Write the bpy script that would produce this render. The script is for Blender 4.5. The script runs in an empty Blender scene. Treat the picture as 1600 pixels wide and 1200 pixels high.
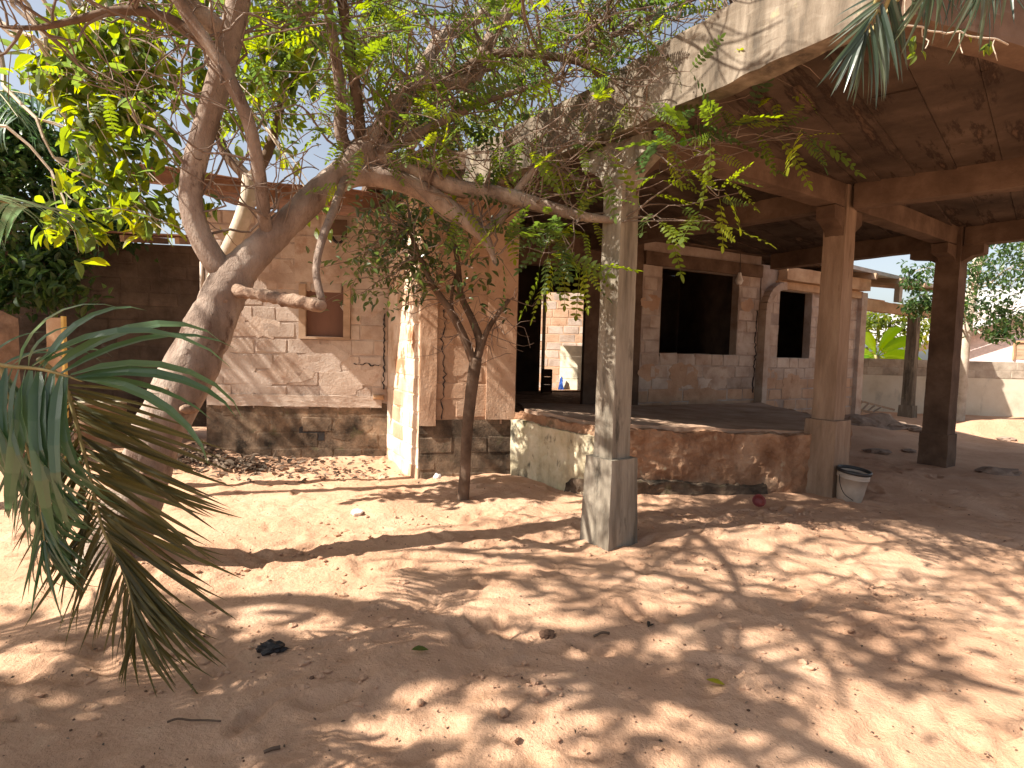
import bpy, bmesh, math, random
import numpy as np
from mathutils import Vector, Matrix, noise

R = random.Random(11)
NP = np.random.RandomState(5)
SC = bpy.context.scene
COL = SC.collection
PI = math.pi

# ------------------------------------------------------------------ camera
FOC = 900.0                       # focal length in photo pixels (photo 1600 wide)
CAM_H = 1.60
PITCH = math.atan(60.0 / FOC)
ROLL = 0.026
_f = Vector((0, math.cos(PITCH), -math.sin(PITCH)))
_u0 = Vector((0, math.sin(PITCH), math.cos(PITCH)))
_r0 = Vector((1, 0, 0))
_r = _r0 * math.cos(ROLL) + _u0 * math.sin(ROLL)
_u = _u0 * math.cos(ROLL) - _r0 * math.sin(ROLL)
CAMLOC = Vector((0, 0, CAM_H))
cd = bpy.data.cameras.new('camera')
cam = bpy.data.objects.new('camera', cd)
COL.objects.link(cam)
cd.sensor_width = 36.0
cd.lens = 36.0 * FOC / 1600.0
cd.clip_start = 0.05
cd.clip_end = 500
M = Matrix.Identity(4)
for i in range(3):
    M[i][0] = _r[i]; M[i][1] = _u[i]; M[i][2] = -_f[i]; M[i][3] = CAMLOC[i]
cam.matrix_world = M
SC.camera = cam

# ------------------------------------------------------------------ light
SUN_AZ, SUN_EL = math.radians(19), math.radians(44)
SUN_D = Vector((math.cos(SUN_AZ) * math.cos(SUN_EL), math.sin(SUN_AZ) * math.cos(SUN_EL), -math.sin(SUN_EL)))
w = bpy.data.worlds.new('World')
SC.world = w
w.use_nodes = True
wn, wl = w.node_tree.nodes, w.node_tree.links
sky = wn.new('ShaderNodeTexSky')
sky.sky_type = 'NISHITA'
sky.sun_disc = False
sky.sun_elevation = SUN_EL
sky.sun_rotation = math.atan2(-SUN_D.x, -SUN_D.y)
sky.air_density = 1.0
sky.dust_density = 2.0
sky.ozone_density = 1.0
bg = wn['Background']
bg.inputs['Strength'].default_value = 0.07
hs = wn.new('ShaderNodeHueSaturation')
hs.inputs['Saturation'].default_value = 0.55
hs.inputs['Value'].default_value = 1.0
wl.new(sky.outputs[0], hs.inputs['Color'])
wl.new(hs.outputs[0], bg.inputs['Color'])
sl = bpy.data.lights.new('sun', 'SUN')
sl.energy = 5.0
sl.angle = math.radians(0.55)
sl.color = (1.0, 0.93, 0.82)
so = bpy.data.objects.new('sun', sl)
so.rotation_euler = SUN_D.to_track_quat('-Z', 'Y').to_euler()
so.location = (-8, -3, 10)
COL.objects.link(so)
SC.view_settings.view_transform = 'Standard'
SC.view_settings.look = 'None'
SC.view_settings.gamma = 1.0
SC.view_settings.use_curve_mapping = False
SC.view_settings.exposure = 1.36
SC.cycles.max_bounces = 8
SC.cycles.diffuse_bounces = 4
SC.cycles.transparent_max_bounces = 8
SC.cycles.use_denoising = True

# ------------------------------------------------------------------ helpers
def at(px, py, D):
    """world point seen at photo pixel (px,py) at distance D in front of the camera"""
    return CAMLOC + (_f + _r * ((px - 800) / FOC) + _u * ((600 - py) / FOC)) * D

def onz(px, py, z=0.0):
    d = _f + _r * ((px - 800) / FOC) + _u * ((600 - py) / FOC)
    return CAMLOC + d * ((z - CAM_H) / d.z)

def tag(o, label=None, cat=None, group=None, kind=None):
    if label: o['label'] = label
    if cat: o['category'] = cat
    if group: o['group'] = group
    if kind: o['kind'] = kind
    return o

def thing(name, label, cat, loc=(0, 0, 0), group=None):
    o = bpy.data.objects.new(name, None)
    o.empty_display_size = 0.2
    COL.objects.link(o)
    o.location = loc
    return tag(o, label, cat, group)

def link(name, me, parent=None, mw=None):
    o = bpy.data.objects.new(name, me)
    COL.objects.link(o)
    if mw is not None:
        o.matrix_basis = mw
    if parent is not None:
        o.parent = parent
        o.matrix_parent_inverse = Matrix.Translation(-wloc(parent))
    return o

def wloc(o):
    v = Vector(o.location)
    p = o.parent
    if p is not None and o.type != 'EMPTY':
        return Vector((0, 0, 0)) if v.length < 1e-9 else v
    return v

class MB:
    def __init__(s):
        s.v, s.f = [], []
    def add(s, vs, fs):
        b = len(s.v)
        s.v.extend([tuple(x) for x in vs])
        s.f.extend([tuple(b + i for i in f) for f in fs])
    def box(s, c, sx, sy, sz, rz=0.0):
        ca, sa = math.cos(rz), math.sin(rz)
        vs = []
        for z in (-.5, .5):
            for x, y in ((-.5, -.5), (.5, -.5), (.5, .5), (-.5, .5)):
                X, Y = x * sx, y * sy
                vs.append((c[0] + X * ca - Y * sa, c[1] + X * sa + Y * ca, c[2] + z * sz))
        s.add(vs, [(3, 2, 1, 0), (4, 5, 6, 7), (0, 1, 5, 4), (1, 2, 6, 5), (2, 3, 7, 6), (3, 0, 4, 7)])
    def hexa(s, vs):
        s.add(vs, [(3, 2, 1, 0), (4, 5, 6, 7), (0, 1, 5, 4), (1, 2, 6, 5), (2, 3, 7, 6), (3, 0, 4, 7)])
    def bar(s, a, b, wd, hg, up=Vector((0, 0, 1))):
        a, b = Vector(a), Vector(b)
        t = (b - a).normalized()
        side = t.cross(up).normalized()
        uu = side.cross(t).normalized()
        vs = []
        for p in (a, b):
            for i, j in ((-1, -1), (1, -1), (1, 1), (-1, 1)):
                vs.append(p + side * (i * wd / 2) + uu * (j * hg / 2))
        s.add(vs, [(0, 1, 2, 3), (7, 6, 5, 4), (0, 4, 5, 1), (1, 5, 6, 2), (2, 6, 7, 3), (3, 7, 4, 0)])
    def tube(s, pts, radii, n=8, sub=4, wob=0.0, cap=True, seed=0):
        P, Q = catmull(pts, radii, sub)
        nr = len(P)
        t0 = (P[1] - P[0]).normalized()
        ref = Vector((0, 0, 1)) if abs(t0.z) < .9 else Vector((1, 0, 0))
        nn = t0.cross(ref).normalized()
        b = len(s.v)
        for i in range(nr):
            t = (P[min(i + 1, nr - 1)] - P[max(i - 1, 0)])
            if t.length < 1e-9: t = t0
            t = t.normalized()
            nn = (nn - t * nn.dot(t))
            if nn.length < 1e-6: nn = t.orthogonal()
            nn.normalize()
            bb = t.cross(nn)
            for k in range(n):
                a = 2 * PI * k / n
                d = nn * math.cos(a) + bb * math.sin(a)
                q = P[i] + d * Q[i]
                rr = Q[i]
                if wob:
                    rr *= 1 + wob * (noise.noise(q * 9.0 + Vector((seed, 0, 0))) + .6 * noise.noise(q * 24.0))
                s.v.append(tuple(P[i] + d * rr))
        for i in range(nr - 1):
            for k in range(n):
                k2 = (k + 1) % n
                s.f.append((b + i * n + k, b + i * n + k2, b + (i + 1) * n + k2, b + (i + 1) * n + k))
        if cap:
            s.f.append(tuple(b + k for k in range(n))[::-1])
            s.f.append(tuple(b + (nr - 1) * n + k for k in range(n)))
    def build(s, name, mat, parent=None, smooth=False):
        me = bpy.data.meshes.new(name)
        me.from_pydata(s.v, [], s.f)
        me.materials.append(mat)
        if smooth:
            me.polygons.foreach_set('use_smooth', [True] * len(me.polygons))
        me.update()
        return link(name, me, parent)

def catmull(pts, radii, sub):
    pts = [Vector(p) for p in pts]
    if len(pts) == 2 or sub <= 1:
        return pts, list(radii)
    P, Q = [], []
    for i in range(len(pts) - 1):
        p0, p1, p2, p3 = pts[max(i - 1, 0)], pts[i], pts[i + 1], pts[min(i + 2, len(pts) - 1)]
        for j in range(sub):
            t = j / sub
            P.append(0.5 * ((2 * p1) + (p2 - p0) * t + (2 * p0 - 5 * p1 + 4 * p2 - p3) * t * t + (3 * p1 - p0 - 3 * p2 + p3) * t ** 3))
            Q.append(radii[i] * (1 - t) + radii[i + 1] * t)
    P.append(pts[-1]); Q.append(radii[-1])
    return P, Q

def rough_bm(bm, maxedge, amp, fr=2.2, fine=0.35):
    """subdivide a solid into small triangles and push its points about, like worn concrete"""
    bmesh.ops.triangulate(bm, faces=bm.faces[:])
    for it in range(9):
        es = [e for e in bm.edges if e.calc_length() > maxedge]
        if not es: break
        bmesh.ops.subdivide_edges(bm, edges=es, cuts=1)
        bmesh.ops.triangulate(bm, faces=[f for f in bm.faces if len(f.verts) > 3])
    for v in bm.verts:
        n1 = noise.noise_vector(v.co * fr)
        n2 = noise.noise_vector(v.co * fr * 5.3)
        v.co += n1 * amp + n2 * (amp * fine)

def rough_solid(name, poly, z0, z1, mat, parent=None, maxedge=.15, amp=.01, fr=2.2, fine=.35, smooth=False):
    bm = bmesh.new()
    n = len(poly)
    z0s = z0 if isinstance(z0, (list, tuple)) else [z0] * n
    z1s = z1 if isinstance(z1, (list, tuple)) else [z1] * n
    lo = [bm.verts.new((p[0], p[1], z0s[i])) for i, p in enumerate(poly)]
    hi = [bm.verts.new((p[0], p[1], z1s[i])) for i, p in enumerate(poly)]
    bm.faces.new(lo[::-1]); bm.faces.new(hi)
    for i in range(n):
        j = (i + 1) % n
        bm.faces.new((lo[i], lo[j], hi[j], hi[i]))
    rough_bm(bm, maxedge, amp, fr, fine)
    bmesh.ops.recalc_face_normals(bm, faces=bm.faces[:])
    me = bpy.data.meshes.new(name)
    bm.to_mesh(me); bm.free()
    me.materials.append(mat)
    if smooth: me.polygons.foreach_set('use_smooth', [True] * len(me.polygons))
    return link(name, me, parent)

def rough_hexa(name, vs, mat, parent=None, maxedge=.12, amp=.006, fr=3.0, fine=.5):
    bm = bmesh.new()
    V = [bm.verts.new(v) for v in vs]
    for f in [(3, 2, 1, 0), (4, 5, 6, 7), (0, 1, 5, 4), (1, 2, 6, 5), (2, 3, 7, 6), (3, 0, 4, 7)]:
        bm.faces.new([V[i] for i in f])
    bmesh.ops.recalc_face_normals(bm, faces=bm.faces[:])
    rough_bm(bm, maxedge, amp, fr, fine)
    me = bpy.data.meshes.new(name)
    bm.to_mesh(me); bm.free()
    me.materials.append(mat)
    return link(name, me, parent)

def sq(c, s, rz):
    ca, sa = math.cos(rz), math.sin(rz)
    return [(c[0] + (x * ca - y * sa) * s / 2, c[1] + (x * sa + y * ca) * s / 2) for x, y in ((-1, -1), (1, -1), (1, 1), (-1, 1))]

def taper(c0, s0, z0, c1, s1, z1, rz):
    return [(p[0], p[1], z0) for p in sq(c0, s0, rz)] + [(p[0], p[1], z1) for p in sq(c1, s1, rz)]

def bar8(a, b, wd, z0a, z1a, z0b=None, z1b=None):
    """a level beam from plan point a to plan point b as eight corners"""
    a, b = Vector(a[:2]), Vector(b[:2])
    z0b = z0a if z0b is None else z0b
    z1b = z1a if z1b is None else z1b
    t = (b - a).normalized()
    s = Vector((t.y, -t.x)) * (wd / 2)
    q = [a + s, b + s, b - s, a - s]
    lo = [z0a, z0b, z0b, z0a]; hi = [z1a, z1b, z1b, z1a]
    return [(q[i].x, q[i].y, lo[i]) for i in range(4)] + [(q[i].x, q[i].y, hi[i]) for i in range(4)]

# ------------------------------------------------------------------ materials
def new_mat(name):
    m = bpy.data.materials.new(name)
    m.use_nodes = True
    nt = m.node_tree
    return m, nt, nt.nodes, nt.links, nt.nodes['Principled BSDF']

def ramp(N, stops):
    r = N.new('ShaderNodeValToRGB')
    e = r.color_ramp.elements
    while len(e) > 1: e.remove(e[-1])
    e[0].position = stops[0][0]; e[0].color = (*stops[0][1], 1)
    for p, c in stops[1:]:
        x = e.new(p); x.color = (*c, 1)
    return r

def nmat(name, stops, scale=2.0, detail=8, rough=.9, bump=.4, bscale=30, bdist=.01, rand=0.0,
         stretch=(1, 1, 1), spots=(), spec=.25, wave=None, rot=None):
    """noise-coloured surface: ramp over fractal noise, extra stains, fine relief"""
    m, nt, N, L, P = new_mat(name)
    g = N.new('ShaderNodeNewGeometry')
    mp = N.new('ShaderNodeMapping')
    mp.inputs['Scale'].default_value = stretch
    if rot: mp.inputs['Rotation'].default_value = rot
    L.new(g.outputs['Position'], mp.inputs['Vector'])
    n1 = N.new('ShaderNodeTexNoise')
    n1.inputs['Scale'].default_value = scale
    n1.inputs['Detail'].default_value = detail
    n1.inputs['Roughness'].default_value = .62
    L.new(mp.outputs[0], n1.inputs['Vector'])
    r = ramp(N, stops)
    L.new(n1.outputs['Fac'], r.inputs[0])
    col = r.outputs['Color']
    for (c, sc, th, soft, amt, st) in spots:
        mp2 = N.new('ShaderNodeMapping')
        if st == 'brd':
            mp2.vector_type = 'TEXTURE'
            mp2.inputs['Rotation'].default_value = (0, 0, math.radians(47))
            mp2.inputs['Scale'].default_value = (2.6, .42, 1)
        else:
            mp2.inputs['Scale'].default_value = st
        mp2.inputs['Location'].default_value = (sc * 1.7, sc, 3.1)
        L.new(g.outputs['Position'], mp2.inputs['Vector'])
        n = N.new('ShaderNodeTexNoise')
        n.inputs['Scale'].default_value = sc
        n.inputs['Detail'].default_value = 7
        n.inputs['Roughness'].default_value = .65
        L.new(mp2.outputs[0], n.inputs['Vector'])
        mr = N.new('ShaderNodeMapRange')
        mr.inputs[1].default_value = th; mr.inputs[2].default_value = th + soft
        mr.inputs[4].default_value = amt
        L.new(n.outputs['Fac'], mr.inputs[0])
        mx = N.new('ShaderNodeMix'); mx.data_type = 'RGBA'
        L.new(mr.outputs[0], mx.inputs[0])
        L.new(col, mx.inputs[6]); mx.inputs[7].default_value = (*c, 1)
        col = mx.outputs[2]
    if rand:
        oi = N.new('ShaderNodeObjectInfo')
        mr = N.new('ShaderNodeMapRange')
        mr.inputs[3].default_value = 1 - rand; mr.inputs[4].default_value = 1 + rand
        L.new(oi.outputs['Random'], mr.inputs[0])
        hv = N.new('ShaderNodeHueSaturation')
        L.new(mr.outputs[0], hv.inputs['Value'])
        L.new(col, hv.inputs['Color'])
        col = hv.outputs[0]
    L.new(col, P.inputs['Base Color'])
    P.inputs['Roughness'].default_value = rough
    P.inputs['Specular IOR Level'].default_value = spec
    if bump:
        nb = N.new('ShaderNodeTexNoise')
        nb.inputs['Scale'].default_value = bscale
        nb.inputs['Detail'].default_value = 6
        nb.inputs['Roughness'].default_value = .7
        L.new(mp.outputs[0], nb.inputs['Vector'])
        b = N.new('ShaderNodeBump')
        b.inputs['Strength'].default_value = bump
        b.inputs['Distance'].default_value = bdist
        L.new(nb.outputs['Fac'], b.inputs['Height'])
        L.new(b.outputs[0], P.inputs['Normal'])
    return m

def leaf_mat(name, c0, c1, c2, trans=.45, rough=.45, spec=.4):
    m, nt, N, L, P = new_mat(name)
    at_ = N.new('ShaderNodeAttribute'); at_.attribute_name = 'tint'
    oi = N.new('ShaderNodeObjectInfo')
    ad = N.new('ShaderNodeMath'); ad.operation = 'ADD'
    L.new(at_.outputs['Fac'], ad.inputs[0]); L.new(oi.outputs['Random'], ad.inputs[1])
    fr = N.new('ShaderNodeMath'); fr.operation = 'FRACT'
    L.new(ad.outputs[0], fr.inputs[0])
    r = ramp(N, [(0, c0), (.5, c1), (1, c2)])
    L.new(fr.outputs[0], r.inputs[0])
    L.new(r.outputs[0], P.inputs['Base Color'])
    P.inputs['Roughness'].default_value = rough
    P.inputs['Specular IOR Level'].default_value = spec
    t = N.new('ShaderNodeBsdfTranslucent')
    hv = N.new('ShaderNodeHueSaturation')
    hv.inputs['Hue'].default_value = .485
    hv.inputs['Saturation'].default_value = 1.15
    hv.inputs['Value'].default_value = 3.6
    L.new(r.outputs[0], hv.inputs['Color'])
    L.new(hv.outputs[0], t.inputs['Color'])
    mx = N.new('ShaderNodeMixShader')
    mx.inputs[0].default_value = trans
    L.new(P.outputs[0], mx.inputs[1]); L.new(t.outputs[0], mx.inputs[2])
    L.new(mx.outputs[0], N['Material Output'].inputs['Surface'])
    return m

def flat(name, c, rough=.7, spec=.3, metal=0):
    return nmat(name, [(.3, tuple(x * .8 for x in c)), (.7, tuple(min(1, x * 1.12) for x in c))], scale=9, rough=rough, bump=.15, bscale=60, bdist=.003, spec=spec)

MAT = {}
MAT['sand'] = nmat('sand', [(.28, (.43, .245, .152)), (.5, (.53, .32, .205)), (.72, (.61, .39, .265))], scale=1.1, rough=.95,
                   bump=1.0, bscale=30, bdist=.02,
                   spots=[((.40, .225, .13), 7.0, .56, .12, .55, (1, 1, 1)), ((.30, .17, .10), 45, .66, .05, .5, (1, 1, 1)), ((.70, .47, .31), 3.2, .58, .15, .5, (1, 1, 1))], spec=.1)
MAT['block'] = nmat('whitewashed_block', [(.3, (.29, .212, .165)), (.48, (.43, .345, .285)), (.7, (.55, .47, .405))], scale=2.2, rough=.95, bump=.8, bscale=38, bdist=.012, rand=.10,
                    spots=[((.30, .17, .10), 2.1, .55, .15, .6, (1, 1, 1)), ((.16, .105, .075), 9, .64, .08, .5, (1, 1, .4))], spec=.1)
MAT['block_warm'] = nmat('earth_stained_block', [(.3, (.34, .20, .125)), (.5, (.44, .285, .19)), (.72, (.52, .365, .26))], scale=2.6, rough=.95, bump=.8, bscale=34, bdist=.012, rand=.08,
                         spots=[((.25, .13, .075), 5, .6, .1, .6, (1, 1, 1))], spec=.1)
MAT['block_pink'] = nmat('pinkish_block', [(.3, (.32, .225, .17)), (.5, (.45, .35, .28)), (.72, (.55, .46, .385))], scale=2.6, rough=.95, bump=.8, bscale=34, bdist=.012, rand=.09,
                         spots=[((.30, .17, .11), 4, .58, .12, .6, (1, 1, 1))], spec=.1)
MAT['block_dark'] = nmat('shade_dark_block', [(.3, (.07, .053, .043)), (.5, (.13, .10, .080)), (.72, (.20, .155, .122))], scale=2.6, rough=.95, bump=.8, bscale=34, bdist=.012, rand=.12, spec=.1)  # block colour darkened to paint in the side wall's deep shade
MAT['mortar'] = nmat('crumbling_mortar', [(.3, (.25, .18, .14)), (.5, (.38, .30, .25)), (.7, (.49, .42, .36))], scale=2.2, rough=.98, bump=1, bscale=50, bdist=.015, spec=.1)
MAT['mould'] = nmat('black_mould_block', [(.3, (.035, .028, .022)), (.5, (.14, .10, .07)), (.72, (.34, .24, .16))], scale=3.6, rough=.95, bump=.9, bscale=36, bdist=.012, rand=.15,
                    spots=[((.10, .095, .05), 6, .58, .1, .6, (1, 1, 1)), ((.02, .018, .015), 2.5, .56, .1, .8, (1, 1, 1))], spec=.1)
MAT['plaster'] = nmat('peeling_plaster', [(.3, (.42, .27, .17)), (.5, (.62, .47, .35)), (.7, (.72, .60, .49))], scale=2.8, rough=.93, bump=.7, bscale=30, bdist=.012,
                      spots=[((.36, .17, .085), 2.3, .57, .04, .9, (1, 1, .7)), ((.12, .10, .08), 9, .62, .08, .5, (1, 1, .3))], spec=.1)
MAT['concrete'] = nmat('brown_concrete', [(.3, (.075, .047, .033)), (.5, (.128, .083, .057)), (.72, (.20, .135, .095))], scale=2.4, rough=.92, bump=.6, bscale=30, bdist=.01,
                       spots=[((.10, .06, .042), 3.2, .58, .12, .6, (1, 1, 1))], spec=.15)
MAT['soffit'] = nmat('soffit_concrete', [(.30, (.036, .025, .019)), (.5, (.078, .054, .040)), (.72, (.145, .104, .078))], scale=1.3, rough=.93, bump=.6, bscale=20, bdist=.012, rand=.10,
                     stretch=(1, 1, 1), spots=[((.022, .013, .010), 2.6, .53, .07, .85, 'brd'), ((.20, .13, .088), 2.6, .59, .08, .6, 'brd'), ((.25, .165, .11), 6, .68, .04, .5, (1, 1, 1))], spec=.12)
MAT['grey_concrete'] = nmat('weathered_grey_concrete', [(.3, (.07, .056, .042)), (.5, (.17, .135, .10)), (.7, (.29, .24, .185))], scale=3.2, rough=.93, bump=.7, bscale=34, bdist=.01,
                            stretch=(2.2, 2.2, .35), spots=[((.045, .04, .034), 2.4, .56, .12, .75, (1.6, 1.6, .45)), ((.42, .40, .22), 6, .62, .08, .4, (1, 1, 1))], spec=.15)
MAT['column_grey'] = nmat('column_concrete', [(.3, (.10, .082, .062)), (.5, (.25, .213, .165)), (.72, (.40, .35, .28))], scale=3.0, rough=.93, bump=.8, bscale=36, bdist=.01,
                          stretch=(2.5, 2.5, .3), spots=[((.045, .04, .032), 3.0, .56, .10, .8, (2, 2, .5))], spec=.15)  # dark spots: streaks, plus dapple shadows painted into the colour
MAT['column_brown'] = nmat('column_brown_concrete', [(.3, (.17, .115, .078)), (.5, (.27, .19, .135)), (.72, (.37, .275, .20))], scale=3.0, rough=.93, bump=.7, bscale=34, bdist=.01,
                           stretch=(2.2, 2.2, .35), spots=[((.14, .085, .05), 4, .62, .06, .6, (2, 2, .4))], spec=.15)
MAT['porch'] = nmat('stained_porch_concrete', [(.30, (.20, .10, .055)), (.5, (.36, .205, .122)), (.70, (.52, .34, .22))], scale=3.4, rough=.94, bump=1.0, bscale=26, bdist=.035,
                    spots=[((.17, .08, .045), 3.4, .56, .12, .6, (1.4, 1.4, .5)), ((.075, .07, .045), 2.1, .60, .10, .75, (1, 1, .8)), ((.52, .47, .33), 4.2, .63, .08, .6, (1, 1, .6))], spec=.12)
MAT['mould_patch'] = MAT['mould']
MAT['bark'] = nmat('tan_bark', [(.3, (.14, .098, .074)), (.5, (.285, .212, .168)), (.72, (.45, .37, .305))], scale=4.6, rough=.9, bump=1.0, bscale=22, bdist=.03,
                   stretch=(1, 1, .45), spots=[((.09, .05, .035), 5, .57, .07, .8, (1, 1, .5)), ((.45, .37, .29), 7, .62, .06, .5, (1, 1, .7)), ((.07, .05, .04), 24, .64, .05, .6, (1, 1, 1))], spec=.15)
MAT['bark_rough'] = nmat('flaky_bark', [(.3, (.16, .09, .06)), (.5, (.34, .23, .165)), (.72, (.50, .37, .28))], scale=8, rough=.95, bump=1, bscale=30, bdist=.03, spec=.1)
MAT['twig'] = nmat('grey_brown_twig', [(.3, (.12, .085, .065)), (.6, (.22, .165, .13)), (.8, (.34, .27, .22))], scale=6, rough=.9, bump=.4, bscale=60, bdist=.004, spec=.15)
MAT['pale_bark'] = nmat('pale_bark', [(.3, (.36, .29, .22)), (.6, (.52, .44, .35)), (.8, (.60, .53, .45))], scale=6, rough=.9, bump=.6, bscale=40, bdist=.008, spec=.15)
MAT['dark_bark'] = nmat('dark_bark', [(.3, (.07, .045, .03)), (.6, (.15, .10, .07)), (.8, (.21, .15, .11))], scale=6, rough=.9, bump=.6, bscale=40, bdist=.008, spec=.15)
MAT['leaf_pin'] = leaf_mat('pinnate_leaf', (.03, .055, .02), (.08, .12, .018), (.145, .18, .018), trans=.45)
MAT['leaf_mid'] = leaf_mat('olive_leaf', (.05, .08, .022), (.085, .12, .028), (.12, .15, .035), trans=.45)
MAT['leaf_broad'] = leaf_mat('broad_leaf', (.045, .07, .025), (.09, .13, .02), (.16, .18, .02), trans=.5)
MAT['leaf_dark'] = leaf_mat('dark_leaf', (.025, .055, .022), (.045, .085, .028), (.075, .115, .03), trans=.4, rough=.35)
MAT['leaf_gloss'] = leaf_mat('glossy_small_leaf', (.03, .05, .02), (.05, .08, .022), (.08, .11, .028), trans=.3, rough=.28, spec=.6)
MAT['palm'] = leaf_mat('palm_leaflet', (.032, .072, .035), (.06, .115, .055), (.095, .155, .085), trans=.3, rough=.34, spec=1.0)
MAT['palm_grey'] = leaf_mat('grey_palm_leaflet', (.022, .038, .024), (.04, .062, .036), (.075, .095, .055), trans=.25, rough=.36, spec=.8)
MAT['palm_dry'] = leaf_mat('drying_palm_leaflet', (.06, .055, .022), (.075, .075, .025), (.10, .09, .035), trans=.25, rough=.5)
MAT['banana'] = leaf_mat('banana_leaf', (.10, .20, .02), (.13, .24, .025), (.18, .27, .035), trans=.5)
MAT['rachis'] = nmat('rachis', [(.3, (.20, .17, .07)), (.7, (.36, .29, .13))], scale=8, rough=.6, bump=.2, spec=.3)
MAT['rust'] = nmat('rusty_roof_sheet', [(.3, (.07, .035, .022)), (.5, (.17, .075, .038)), (.72, (.28, .15, .085))], scale=4, rough=.8, bump=.5, bscale=40, bdist=.006,
                   stretch=(1, 1, 1), spots=[((.05, .045, .045), 2, .57, .1, .7, (1, 1, 1))], spec=.2)
MAT['board'] = nmat('brown_board', [(.3, (.11, .055, .038)), (.7, (.17, .088, .06))], scale=3, rough=.8, bump=.3, bscale=50, bdist=.003, stretch=(1, 1, .3))
MAT['wood'] = nmat('grey_timber', [(.3, (.24, .16, .10)), (.6, (.40, .28, .19)), (.8, (.50, .37, .26))], scale=6, rough=.85, bump=.4, bscale=50, bdist=.004, stretch=(.4, .4, 1), rand=.1)
MAT['lintel'] = nmat('warm_lintel', [(.3, (.34, .20, .11)), (.6, (.50, .33, .20)), (.8, (.56, .42, .29))], scale=3, rough=.9, bump=.6, bscale=40, bdist=.008)
MAT['cream'] = flat('cream_block', (.78, .68, .50), .9)
MAT['yellow'] = flat('yellow_paint', (.70, .48, .14), .7)
MAT['whitepl'] = flat('white_plastic', (.42, .345, .28), .5, .3)
MAT['blackpl'] = flat('dark_plastic', (.02, .02, .022), .4, .5)
MAT['red'] = flat('red_plastic', (.22, .045, .04), .5, .4)
MAT['blue'] = flat('blue_plastic', (.03, .10, .42), .5, .4)
MAT['white_stone'] = flat('white_stone', (.72, .68, .64), .85)
MAT['scrap'] = flat('black_scrap', (.018, .015, .015), .6, .4)
MAT['clod'] = flat('brown_clod', (.13, .075, .05), .95, .1)
MAT['rubble'] = nmat('rubble', [(.3, (.17, .115, .085)), (.6, (.31, .22, .165)), (.8, (.42, .32, .25))], scale=6, rough=.95, bump=.8, bscale=30, bdist=.015, rand=.15, spec=.1)
MAT['yardwall'] = nmat('boundary_plaster', [(.3, (.48, .40, .29)), (.5, (.62, .54, .42)), (.72, (.70, .63, .51))], scale=1.4, rough=.94, bump=.5, bscale=30, bdist=.01,
                       spots=[((.26, .23, .19), 2.2, .57, .12, .5, (1, 1, .4))], spec=.1)
MAT['yardblock'] = nmat('boundary_block', [(.3, (.25, .20, .15)), (.5, (.40, .33, .26)), (.72, (.52, .45, .36))], scale=3, rough=.94, bump=.7, bscale=30, bdist=.01, rand=.12, spec=.1)
MAT['pinkwall'] = flat('pale_pink_render', (.66, .56, .53), .9, .1)
MAT['roofgrey'] = nmat('grey_roof_sheet', [(.3, (.30, .29, .28)), (.7, (.50, .48, .46))], scale=5, rough=.6, bump=.2, spec=.3)
MAT['litter'] = leaf_mat('dry_leaf', (.05, .04, .03), (.12, .085, .06), (.26, .20, .15), trans=.1, rough=.8, spec=.1)
MAT['dark_int'] = nmat('shade_dark_plaster', [(.3, (.05, .036, .028)), (.7, (.10, .07, .053))], scale=3, rough=.95, bump=.3, spec=.1)  # unlit room shade painted into the plaster colour

# ------------------------------------------------------------------ ground
def vnoise(x, y, seed):
    rs = np.random.RandomState(seed)
    T = rs.rand(256, 256)
    xi = np.floor(x).astype(int); yi = np.floor(y).astype(int)
    fx = x - xi; fy = y - yi
    fx = fx * fx * (3 - 2 * fx); fy = fy * fy * (3 - 2 * fy)
    a = T[xi % 256, yi % 256]; b = T[(xi + 1) % 256, yi % 256]
    c = T[xi % 256, (yi + 1) % 256]; d = T[(xi + 1) % 256, (yi + 1) % 256]
    return (a * (1 - fx) + b * fx) * (1 - fy) + (c * (1 - fx) + d * fx) * fy - .5

_FP = []
for i in range(430):
    _FP.append((R.uniform(-4, 6.5), 1.5 + 7.5 * R.random() ** 1.2, R.uniform(0, PI), R.uniform(.09, .15), R.uniform(.035, .06), R.uniform(.012, .032)))

def gz_base(x, y):
    x = np.asarray(x, float); y = np.asarray(y, float)
    z = .10 * vnoise(x * .55 + 40, y * .55 + 40, 1) + .06 * vnoise(x * 1.7 + 40, y * 1.7 + 40, 2) + .022 * vnoise(x * 5 + 90, y * 5 + 90, 3)
    def bump(cx, cy, sx, sy, h, rot=0):
        ca, sa = math.cos(rot), math.sin(rot)
        X = (x - cx) * ca + (y - cy) * sa
        Y = -(x - cx) * sa + (y - cy) * ca
        return h * np.exp(-(X / sx) ** 2 - (Y / sy) ** 2)
    z = z * np.clip((np.hypot(x, y) - .5) / 2, .3, 1)
    z = z + bump(-4.4, 7.5, 1.0, .7, .15) + bump(-2.65, 3.85, .55, .5, .16) + bump(2.25, 4.75, .55, .22, .09, .25) + bump(1.55, 4.6, .25, .35, .06)
    z = z + bump(3.2, 4.6, .5, .25, .05) + bump(-1.25, 5.5, .3, .25, .07) + bump(9.9, 11.9, 1.2, .35, .30) + bump(11.5, 12.3, 1.4, .5, .28)
    z = z + bump(6.2, 11.0, 1.4, 1.0, .22) + bump(.8, 4.9, .5, .35, .02) + bump(4.6, 7.2, .5, .4, .08)
    z = z - bump(1.6, 5.6, .9, .3, .05)
    return z

def gz(x, y):
    return float(gz_base(np.array([x]), np.array([y]))[0])

def axis(segs):
    out = []
    for a, b, st in segs:
        n = max(1, int(round((b - a) / st)))
        out.extend(list(np.linspace(a, b, n, endpoint=False)))
    out.append(segs[-1][1])
    return np.array(out)

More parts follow.
